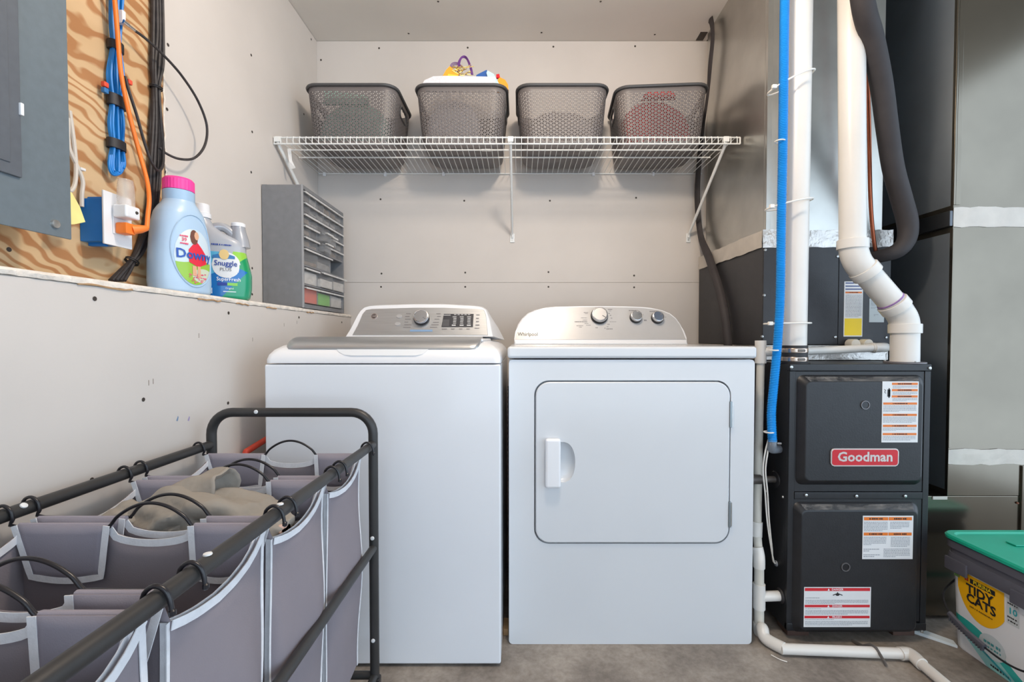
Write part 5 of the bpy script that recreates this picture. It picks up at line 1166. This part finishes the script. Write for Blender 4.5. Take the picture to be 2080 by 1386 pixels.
tube(st, [(ks.x-.012, ks.y+.075, .003), (ks.x-.006, ks.y+.035, .012), (ks.x-.002, ks.y+.012, .033), (ks.x, ks.y-.008, .036), (ks.x+.004, ks.y-.022, .020), (ks.x+.008, ks.y-.035, .003)], .006, 8, flat=.35); tag(add('pipe_strap', st, mat('strap_gray', (120, 116, 114), .5, .4)), 'gray metal strap over the drain pipe in front of the furnace', 'strap')
q = PZ(1895, 1296, .004); bb = NB(); loft(bb, [[(q.x-.045, q.y+.03, .001), (q.x+.035, q.y-.045, .001), (q.x+.045, q.y-.02, .001), (q.x-.035, q.y+.055, .001)], [(q.x-.045, q.y+.03, .012), (q.x+.035, q.y-.045, .009), (q.x+.045, q.y-.02, .009), (q.x-.035, q.y+.055, .014)]])
tag(add('plastic_scrap', bb, mat('scrap_white', (214, 222, 226), .4, noise=(20, .05)), smooth=False), 'white plastic strip lying on the floor between furnace and bucket', 'scrap')
bb = NB(); q = PZ(1588, 1345, .002); tube(bb, spline([(q.x-.015, q.y+.03, .002), (q.x, q.y+.01, .002), (q.x+.016, q.y, .002)], 4), .0016, 5); tag(add('plastic_thread', bb, ZIP), 'tiny white plastic thread on the floor by the drain elbow', 'thread')
gp = thing('gas_pipe', 'dark iron gas pipe entering the side of the furnace', 'pipe', PX(1578, 975, gx0))
q = PX(1576, 974, gx0); pipe(gp, [(P(1520, 976, 1.5).x-.05, q.y, q.z), (gx0+.001, q.y, q.z)], .0105, IRON, 14); ringy(gp, (gx0-.075, q.y, q.z), (1, 0, 0), .0155, .05, IRON, 'union'); add('grommet', lathe(NB(), [(.026, gx0-.0005), (.025, gx0-.004), (.014, gx0-.004)], 20, (0, q.y, q.z), 'x'), RUBBER, gp)
we = PX(1577, 1145, gx0)
for lab, o in (('white thermostat wire looping nearest the dryer side', -3), ('white thermostat wire looping close along the furnace side', 2)):
    bb = NB(); tube(bb, spline([P(1564, 885, 1.43), P(1558+o, 915, 1.44), P(1553+o, 955, 1.45), P(1557+o, 1000, 1.46), P(1561+o*.8, 1060, 1.47), P(1567+o*.4, 1110, 1.475), Vector((gx0-.012, we.y-.004+o*.001, we.z+.010)), Vector((gx0, we.y, we.z))], 7), .0024, 7)
    tag(add('thermostat_wire', bb, ZIP), lab, 'wire', 'white thermostat wires')
add('wire_grommet', lathe(NB(), [(.010, gx0-.0005), (.008, gx0-.004)], 14, (0, we.y, we.z), 'x'), EL, fu)

# ================================================================== BUCKET
bkx0 = 1.345; bc_ = Vector((bkx0+.135, 1.285, 0)); BX, BYh = .135, .135
bk = thing('litter_bucket', 'white square plastic litter bucket with teal lid and gray collar', 'bucket', bc_, local=True)
def sq(h, z, r=.03, n=5): return [Vector((u, v, z)) for u, v in rrect(-h, h, -h, h, r, n)]
bb = NB(); loft(bb, [sq(.120, .0), sq(.1225, .004), sq(.126, .10), sq(.131, .258)])
BP = paint('bucket_print', (226, 228, 232), [], .35)
LB = paint('bucket_print2', (228, 230, 234), [('half', 0, 1.0, -.75, .128, (228, 230, 234)), ('half', 0, -1.15, -1.0, .030, (228, 230, 234)), ('wave', 'y', .35, -.062, .014, 22, (50, 176, 168), .8), ('wave', 'y', .35, -.090, .014, 22, (150, 208, 206), .8), ('half', 0, .75, -1.0, .14, (228, 230, 234))], .35)
add('bucket_body', bb, LB, bk, origin=(0, 0, .13), angle=40)
bb = NB(); loft(bb, [sq(.132, .256), sq(.140, .252), sq(.143, .268), sq(.139, .290), sq(.137, .2905), sq(.1375, .305), sq(.143, .308), sq(.1435, .330), sq(.140, .332)]); cl_ = add('collar', bb, BGRAY, bk, angle=30)
bb = NB(); loft(bb, [sq(.140, .3325, .034), sq(.148, .334, .036), sq(.149, .342, .036), sq(.145, .347, .034), sq(.132, .3465, .03), sq(.127, .342, .028)]); ld = add('lid', bb, TEAL, bk, angle=30)
add('lid_tab', rbox(-.02, .12, .04, .07, .3425, .3465, .002), TEAL, ld)
for yy in (-.095, .095): add('latch_tab', rbox(-.1465, -.139, yy-.035, yy+.035, .236, .276, .003), BGRAY, cl_)
fB = lambda o: (lambda a, b, d: Vector((-(.126+.005*(b-.10)/.158)-o, -a, b)))
f1, f2, f3 = fB(.0008), fB(.0014), fB(.0022)
patch('yellow_field', (-.100, .034, lambda u: max(.100, .243-.128*math.sqrt(max(0, 1-((u+.028)/.078)**2)) if abs(u+.028) < .078 else .243), lambda u: .2455), f1, mat('bucket_yellow', (250, 186, 20), .4), bk, 30, 4)
text('brand_lettering', 'TIDY', .037, lambda a, b, d: f3(-.034+a, .203+b, 0), INK, bk, bold=.0011, sx=.95); text('brand_lettering', 'CATS', .037, lambda a, b, d: f3(-.030+a, .175+b, 0), INK, bk, bold=.0011, sx=.95)
bb = NB(); quads(bb, [(-.062, .010, .2225, .2365)], f2, 0); pb_ = add('maker_bar', bb, INK, bk, smooth=False)
text('maker_lettering', 'PURINA', .0148, lambda a, b, d: f3(a-.026, .2295+b, 0), LYEL, pb_, bold=.0003)
bb = NB(); quads(bb, [(-.078+i*.006, -.073+i*.006, .2245+j*.006, .2295+j*.006) for i in range(2) for j in range(2)], f2, 0); add('checker_mark', bb, LRED, bk, smooth=False)
marks(lambda a, b, d: f3(-.030+a, .152+b, 0), .066, .0045, mat('brown_ink', (120, 84, 20), .6), bk)
bb = NB(); quads(bb, [(.040, .072, .168, .240)], f1, 0); tb = add('side_panel', bb, mat('pale_panel', (200, 206, 208), .5), bk, smooth=False)
text('lettering', '10', .024, lambda a, b, d: f2(.056+a, .205+b, 0), mat('teal_ink', (44, 160, 170), .5), tb, bold=.0006)
for zz, ww in ((.225, .026), (.187, .027), (.177, .024)): marks(lambda a, b, d, zz=zz: f2(.056+a, zz+b, 0), ww, .0045, INK, tb)
bb = NB(); quads(bb, [(-.112, -.094, .228, .250)], f1, 0); add('corner_mark', bb, INK, bk, smooth=False); bb = NB(); quads(bb, [(-.112, -.094, .221, .228)], f1, 0); add('corner_mark', bb, mat('corner_green', (120, 160, 90), .5), bk, smooth=False)
ct = patch('clump_badge', ell(.0, .068, .038, .034), f1, mat('badge_pale', (196, 206, 210), .5), bk, 16, 4)
mat('badge_teal', (70, 150, 156), .5)
for zz, ww, hh in ((.076, .046, .009), (.063, .055, .006), (.053, .04, .004)): marks(lambda a, b, d, zz=zz: f2(a, zz+b, 0), ww, hh, MATS['badge_teal'], ct)
bb = NB(); v4 = [(-.065, .062), (.05, .012), (.05, .006), (-.065, .054)]; bb.faces.new([bb.verts.new(f1(a, b, 0)) for a, b in v4]); add('teal_stripe', bb, MATS['teal_ink'], bk, smooth=False)
marks(lambda a, b, d: f1(.02+a, .014+b-.05*a, 0), .05, .006, INK, bk)
# bail handle on the printed side
bl = add('bail_wire', tube(NB(), spline([(-.02, .140, .238), (-.07, .150, .20), (-.135, .142, .15), (-.146, .11, .105), (-.150, .07, .088), (-.151, .0, .072), (-.150, -.07, .068), (-.146, -.12, .085), (-.13, -.146, .13), (-.07, -.15, .20), (-.02, -.140, .238)], 6), .0028, 8), BLACKP, bk)
bb = NB(); tube(bb, [(-.1505, .105, .104), (-.152, .05, .084), (-.1525, -.005, .073)], .009, 8, flat=.8)
for k in range(14): yy = .098-.0074*k; zz = .101-(.098-yy)*.27; box(bb, -.157, -.148, yy-.0018, yy+.0018, zz-.016, zz-.002)
add('grip', bb, BGRAY, bl)

# ================================================================== LAUNDRY SORTER
Ya, Yn = 1.16, .30
Xr = P(758, 905, Ya).x; Xl = P(430, 905, Ya).x; zr_ = P(758, 903, Ya).z; zt2_ = P(600, 838, Ya).z; rt = .0118
so_ = thing('laundry_sorter', 'dark tubular rolling laundry sorter hung with gray white-trimmed bags', 'laundry sorter', ((Xr+Xl)/2, (Ya+Yn)/2, 0))
def arch(y):
    rc_ = .055; pts = [(Xl, y, .075), (Xl, y, zt2_-rc_)]
    for k in range(1, 9): a = PI/2*k/8; pts.append((Xl+rc_-rc_*math.cos(a), y, zt2_-rc_+rc_*math.sin(a)))
    for k in range(0, 9): a = PI/2*k/8; pts.append((Xr-rc_+rc_*math.sin(a), y, zt2_-rc_+rc_*math.cos(a)))
    pts.append((Xr, y, .075)); bb = NB(); tube(bb, pts, rt, 16); return add('end_frame', bb, SORTT, so_, angle=60)
arch(Ya); arch(Yn)
zlow = P(768, 1112, Ya).z; zb_s = P(750, 1372, Ya).z
def sbar(p, q, r=rt*.92): bb = NB(); tube(bb, [p, q], r, 14); return add('rail', bb, SORTT, so_)
for X_ in (Xl, Xr): sbar((X_, Ya-.008, zr_), (X_, Yn, zr_), .0108)
for X_ in (Xr, Xl): sbar((X_, Ya, zlow), (X_, Yn, zlow), .010); sbar((X_, Ya, zb_s), (X_, Yn, zb_s), .010)
for y in (Ya, Yn): sbar((Xl, y, zb_s), (Xr, y, zb_s), .010)
def cap(c, d): 
    c = Vector(c); bb = NB(); d = Vector(d); tube(bb, [c, c+d*.0018, c+d*.0028], [.0052, .0048, .002], 10); add('screw_cap', bb, LABELW, so_)
cap(P(520, 837, Ya-.0125), (0, -1, 0)); 
for py in (1094, 1302): q = P(766, py, Ya-.0118); cap((Xr, Ya-.0117, q.z), (0, -1, 0))
for X_, px_s in ((Xr, ((565, 1063), (415, 1160))), (Xl, ((30, 1060),))):
    for a, b in px_s: y = abs(X_)*FPX/(CX-a); cap((X_+.0108*(.0 if X_ == Xr else .7), y, zr_+.0108*(1 if X_ == Xr else .7)), (0, 0, 1) if X_ == Xr else (.7, 0, .7))
for X_ in (Xl, Xr):
    for y in (Ya, Yn):
        w0 = add('caster_wheel', lathe(NB(), [(.012, -.009), (.025, -.008), (.026, 0), (.025, .008), (.012, .009)], 20, (X_, y, .0262), 'x'), BLACKP, so_)
        add('caster_fork', rbox(X_-.014, X_+.014, y-.012, y+.012, .05, .078, .004), BLACKP, w0)
WZ = .667                                        # hanger wire level
XA, XB = Xl+.022, Xr-.020
h0x, h1x = P(541, 915, 1.12).x, P(646, 915, 1.12).x
def hanger(y, parent, dip=0):
    pts = [(Xl-.013, y, zr_+.004), (Xl-.008, y, zr_+.0125), (Xl+.002, y, zr_+.0155), (Xl+.012, y, zr_+.008), (Xl+.015, y, zr_-.006), (XA, y, WZ), (h0x-.012, y, WZ), (h0x, y, WZ+.001)]
    for k in range(1, 12): t = k/12; pts.append((h0x+(h1x-h0x)*t, y, WZ+.036*math.sin(PI*t)**.75+.001))
    pts += [(h1x, y, WZ+.001), (h1x+.012, y, WZ), (XB, y, WZ), (Xr-.015, y, zr_-.006), (Xr-.012, y, zr_+.008), (Xr-.002, y, zr_+.0155), (Xr+.008, y, zr_+.0125), (Xr+.014, y, zr_+.003), (Xr+.0165, y, zr_-.014)]
    bb = NB(); tube(bb, spline(pts, 3), .0026, 8); o = add('hanger', bb, WIREB, parent, angle=70)
    add('hook_tip', lathe(NB(), [(.0015, -.0165), (.0036, -.0145), (.0036, -.010), (.002, -.0085)], 8, (Xr+.0168, y, zr_)), WIREB, o)
def strip(bm, pts, w_, nrm):
    """ribbon tube, flattened binding"""
    tube(bm, pts, w_, 8, flat=.35 if nrm == 'x' else 1)
def bag(y0, y1, label, bow=.02):
    """y0 near hanger, y1 far hanger"""
    b = thing('laundry_bag', label, 'laundry bag', ((Xl+Xr)/2, (y0+y1)/2, .14), 'bags of the laundry sorter')
    hanger(y0+.006, b); hanger(y1-.006, b)
    zb0 = .145; N_ = 20; M_ = 16
    sag = .052
    # perimeter loop: right side (far->near), near end, left side (near->far), far end ; top heights follow the hanging cloth
    def side_top(t):
        for (a_, za), (b_, zb__) in zip(ST, ST[1:]):
            if t <= b_+1e-9: q = (t-a_)/(b_-a_); return WZ+za+(zb__-za)*q
    ST = [(0, -.003), (.06, -.014), (.14, -.024), (.26, -.034), (.42, -.041), (.6, -.044), (.78, -.042), (.9, -.038), (1, -.033)]
    loop = []
    def side_l(t): return WZ-.006-.03*math.sin(PI*t)**.8
    def end_top(x):                               # cloth dips between the two flaps under the grip
        if h0x < x < h1x: t = (x-h0x)/(h1x-h0x); return WZ-.022*math.sin(PI*t)**.35
        return WZ-(.033*((x-XB+.014)/.014) if x > XB-.014 else 0)
    for k in range(N_): t = k/N_; loop.append((XB+.004*math.sin(PI*t), y1-(y1-y0)*t, side_top(t), 'r'))
    for k in range(30): t = k/30; x = XB+(XA-XB)*t; loop.append((x, y0, end_top(x), 'n'))
    for k in range(N_): t = k/N_; loop.append((XA-.004*math.sin(PI*t), y0+(y1-y0)*t, side_l(t), 'l'))
    for k in range(30): t = k/30; x = XA+(XB-XA)*t; loop.append((x, y1, end_top(x), 'f'))
    rnd = random.Random(int(y0*1000)); ph = [rnd.uniform(0, 6) for _ in range(4)]
    rows = []
    for j in range(M_+1):
        v = j/M_; row = []
        for x, y, z, s in loop:
            zz = z+(zb0-z)*v; cx_, cy_ = (XA+XB)/2, (y0+y1)/2
            k = 1-.05*v; dx, dy = (x-cx_)*k, (y-cy_)*(1-.03*v)
            rip = .0045*math.sin(v*PI)*(math.sin(zz*14+x*22+ph[0])+math.sin(y*40+zz*8+ph[1]))
            if s in 'rl': dx += rip*(1 if s == 'r' else -1)+(bow*math.sin(PI*min(1, v*1.0))*math.sin(PI*(y-y0)/(y1-y0)))*(1 if s == 'r' else -1)*.6
            else: dy += rip*.7*(-1 if s == 'n' else 1)*.6
            row.append(Vector((cx_+dx, cy_+dy, zz)))
        rows.append(row)
    bm = NB(); loft(bm, rows[::-1], True, False)
    o = add('bag_cloth', bm, FABRIC, b, angle=60); md = o.modifiers.new('t', 'SOLIDIFY'); md.thickness = .0018; md.offset = -1
    # white binding along the top edges and down the corners
    nl = len(loop)
    def edge(i0, i1, m_=None): bb = NB(); tube(bb, [rows[0][k % nl]+Vector((0, 0, -.003)) for k in range(i0, i1+1)], .0062, 8, flat=.45); add('binding', bb, BIND, b, angle=60)
    def flatedge(pts, out, wd=.0055):
        bm_ = NB(); O = Vector(out); A_, B_ = [], []
        for i, p in enumerate(pts):
            p = Vector(p); t = (Vector(pts[min(i+1, len(pts)-1)])-Vector(pts[max(i-1, 0)])); t = t.normalized() if t.length > 1e-8 else Vector((0, 0, 1)); s = t.cross(O).normalized()
            A_.append([p+s*wd+O*.0014, p+s*wd+O*.0026, p-s*wd+O*.0026, p-s*wd+O*.0014])
        loft(bm_, A_); add('binding', bm_, BIND, b, smooth=False)
    flatedge([rows[0][k]+Vector((.0, 0, -.004)) for k in range(0, N_+1)], (1, 0, 0)); flatedge([rows[0][k]+Vector((-.004, 0, -.004)) for k in range(0, N_+1)], (-1, 0, 0))
    LI = range(N_+30, 2*N_+31)
    flatedge([rows[0][k % nl]+Vector((.003, 0, -.004)) for k in LI], (1, 0, 0))
    for i, sgn, in ((N_, -1), (0, 1)): flatedge([rows[j][i]+Vector((-.003, 0, 0)) for j in range(M_+1)], (1, 0, 0), .0048)
    flatedge([rows[j][0]+Vector((0, -.004, 0)) for j in range(M_+1)], (1, 0, 0), .003)
    flatedge([rows[j][N_]+Vector((-.006, 0, 0)) for j in range(M_+1)], (0, -1, 0), .004)
    # flaps folded over the wire on both ends, on the camera side of each end wall
    for yy, ynear in ((y0, y0-.003), (y1, y1-.0035)):
        # dip binding under the grip
        pts = [(h0x+(h1x-h0x)*k/14, ynear, end_top(h0x+(h1x-h0x)*k/14)-.003) for k in range(15)]; flatedge([Vector(p) for p in pts], (0, -1, 0))
        for fx0, fx1, s in ((XA, h0x, -1), (h1x, XB, 1)):
            hgt = .078; bm_ = NB(); nn = 10; A_ = []
            inn = .024
            def fpt(u, v):
                a_ = fx0+(inn*v if s < 0 else .004*v); b_ = fx1-(.010*v if s < 0 else inn*v)
                return Vector((a_+(b_-a_)*u, ynear-.0056-.004*math.sin(PI*v)*math.sin(PI*u), WZ+.0035-hgt*v-.006*math.sin(PI*u)*v))
            V_ = [[bm_.verts.new(fpt(i/nn, j/6)) for i in range(nn+1)] for j in range(7)]
            for j in range(6):
                for i in range(nn): bm_.faces.new((V_[j][i], V_[j][i+1], V_[j+1][i+1], V_[j+1][i]))
            fl_ = add('flap', bm_, FLAP, b, angle=60); md = fl_.modifiers.new('t', 'SOLIDIFY'); md.thickness = .0016
            fo = NB(); tube(fo, [(fx0+.001, ynear+.0005, WZ), (fx1-.001, ynear+.0005, WZ)], .0052, 10); add('flap_fold', fo, FLAP, b)
            path_ = [fpt(0, j/8) for j in range(8)]+[fpt(i/10, 1) for i in range(11)]+[fpt(1, 1-j/8) for j in range(1, 9)]
            flatedge(path_, (0, -1, 0), .0048)
    return b
bag(.935, 1.118, 'gray laundry bag next to the washing machine on the sorter')
bag(.722, .908, 'gray laundry bag holding the taupe clothes on the sorter')
bag(.508, .695, 'gray laundry bag between the clothes-filled bag and the sorter end bag')
bag(.315, .470, 'gray laundry bag at the sorter end away from the washing machine')
# clothes in the second bag
TAU = mat('taupe_knit', (150, 143, 134), .92, noise=(3, .03), bump=(9, .55, .03))
def cloth_blob(name, label, pts, r, seed, m=TAU, parent=None, flat=.6):
    """crumpled roll of cloth along a path"""
    rnd = random.Random(seed); bm = NB(); path_ = spline(pts, 16); n_ = len(path_); k_ = 40; rings = []
    ph = [rnd.uniform(0, 6) for _ in range(5)]
    for i, p in enumerate(path_):
        t = (path_[min(i+1, n_-1)]-path_[max(i-1, 0)]).normalized(); up = Vector((0, 0, 1)); s = t.cross(up).normalized(); u2 = s.cross(t)
        q = i/(n_-1); env = (math.sin(PI*min(1, max(0, q*.96+.02)))**.45)
        rr = (r if not isinstance(r, (list, tuple)) else r[min(len(r)-1, int(q*len(r)))])*env
        ring = []
        for k in range(k_):
            a = 2*PI*k/k_; w_ = 1-.12*abs(math.sin(2.5*a+q*9+ph[3]))**6+.15*math.sin(3*a+ph[0]+q*7)+.11*math.sin(5*a-q*13+ph[1])+.09*abs(math.sin(4*a+ph[2]+q*17))+.05*math.sin(9*a+ph[3]-q*21)
            ring.append(p+s*rr*w_*math.cos(a)+u2*rr*w_*flat*math.sin(a))
        rings.append(ring)
    loft(bm, rings)
    for v in bm.verts:
        v.co.x = min(v.co.x, XB-.014); v.co.y = min(max(v.co.y, .732), .897)
        lim = WZ-.040 if v.co.x > XB-.07 else 9
        v.co.z = min(v.co.z, lim+max(0, (XB-v.co.x))*.35)
    return add(name, bm, m, parent, angle=75)
gm = thing('taupe_garment', 'crumpled taupe fleece garment piled in the laundry bag', 'clothes', (-.57, .80, .60))
def Q(px, py, y): return P(px, py, y)
cloth_blob('garment_body', '', [Q(215, 1085, .775), Q(300, 1070, .79), Q(400, 1050, .80), Q(500, 1060, .80), Q(590, 1085, .80)], .062, 1, parent=gm, flat=.75)
# the sleeve-like folded tube rising over the pile
bm = NB(); rings = []
cent = [Q(282, 1042, .80), Q(330, 1027, .81), Q(385, 1012, .82), Q(425, 1005, .825), Q(456, 1002, .825)]
cent = spline(cent, 6)
for i, p in enumerate(cent):
    q = i/(len(cent)-1); h = .012+.036*q**.7; d = .045+.012*q
    rings.append([p+Vector((.004*math.sin(5*a_)*q, d*.8*math.cos(a_)*.9, h*math.sin(a_)*(1+.10*math.sin(3*a_+q*6)+.06*math.sin(7*a_-q*9)))) for a_ in [2*PI*k/26 for k in range(26)]])
last = rings[-1]; c = sum(last, Vector())/len(last)
rings.append([c+(p-c)*.96+Vector((.004, 0, 0)) for p in last]); rings.append([c+(p-c)*.80+Vector((.001, 0, 0)) for p in last]); rings.append([c+(p-c)*.72+Vector((-.02, 0, -.004)) for p in last])
loft(bm, rings); add('folded_sleeve', bm, TAU, gm, angle=80)
for pts_, rr, sd in (([Q(200, 1078, .765), Q(250, 1052, .775), Q(310, 1045, .79)], .030, 5), ([Q(300, 1095, .75), Q(350, 1075, .765), Q(400, 1062, .775), Q(445, 1058, .785)], .022, 6), ([Q(450, 1045, .815), Q(500, 1042, .82), Q(560, 1062, .81)], .028, 8), ([Q(225, 1098, .755), Q(290, 1092, .75), Q(350, 1090, .75)], .022, 12)):
    cloth_blob('garment_fold', '', pts_, rr, sd, parent=gm, flat=.7)
bb = NB(); q = Q(410, 986, .783); 
tag(cloth_blob('pink_garment', '', [Q(530, 1085, .79), Q(565, 1080, .79), Q(592, 1078, .80)], .022, 3, mat('pink_cloth', (206, 172, 156), .9, noise=(9, .08))), 'small salmon pink garment beside the taupe clothes in the bag', 'clothes')
# red handle leaning behind the sorter
bb = NB(); tube(bb, [(XLL+.03, 1.33, .66), (XLL+.095, 1.33, .70)], .006, 10); 
rh = thing('red_broom', 'red handled tool standing between half wall and washing machine', 'tool', (XLL+.05, 1.42, 0))
bb.free(); p0, p1 = P(500, 918, 1.34), P(545, 890, 1.42); dirv = (p1-p0)
bb = NB(); tube(bb, [Vector((p0.x-.012, 1.34, 0.004)), Vector((p0.x-.01, 1.34, .4)), p0-Vector((.006, .004, .02)), p0, p0.lerp(p1, .6), p1], [.007, .007, .009, .0095, .0095, .009], 10)
for v in bb.verts: v.co.x = min(max(v.co.x, XLL+.003), wx0-.004)
add('handle', bb, mat('red_orange_plastic', (232, 84, 62), .45, noise=(20, .1)), rh)
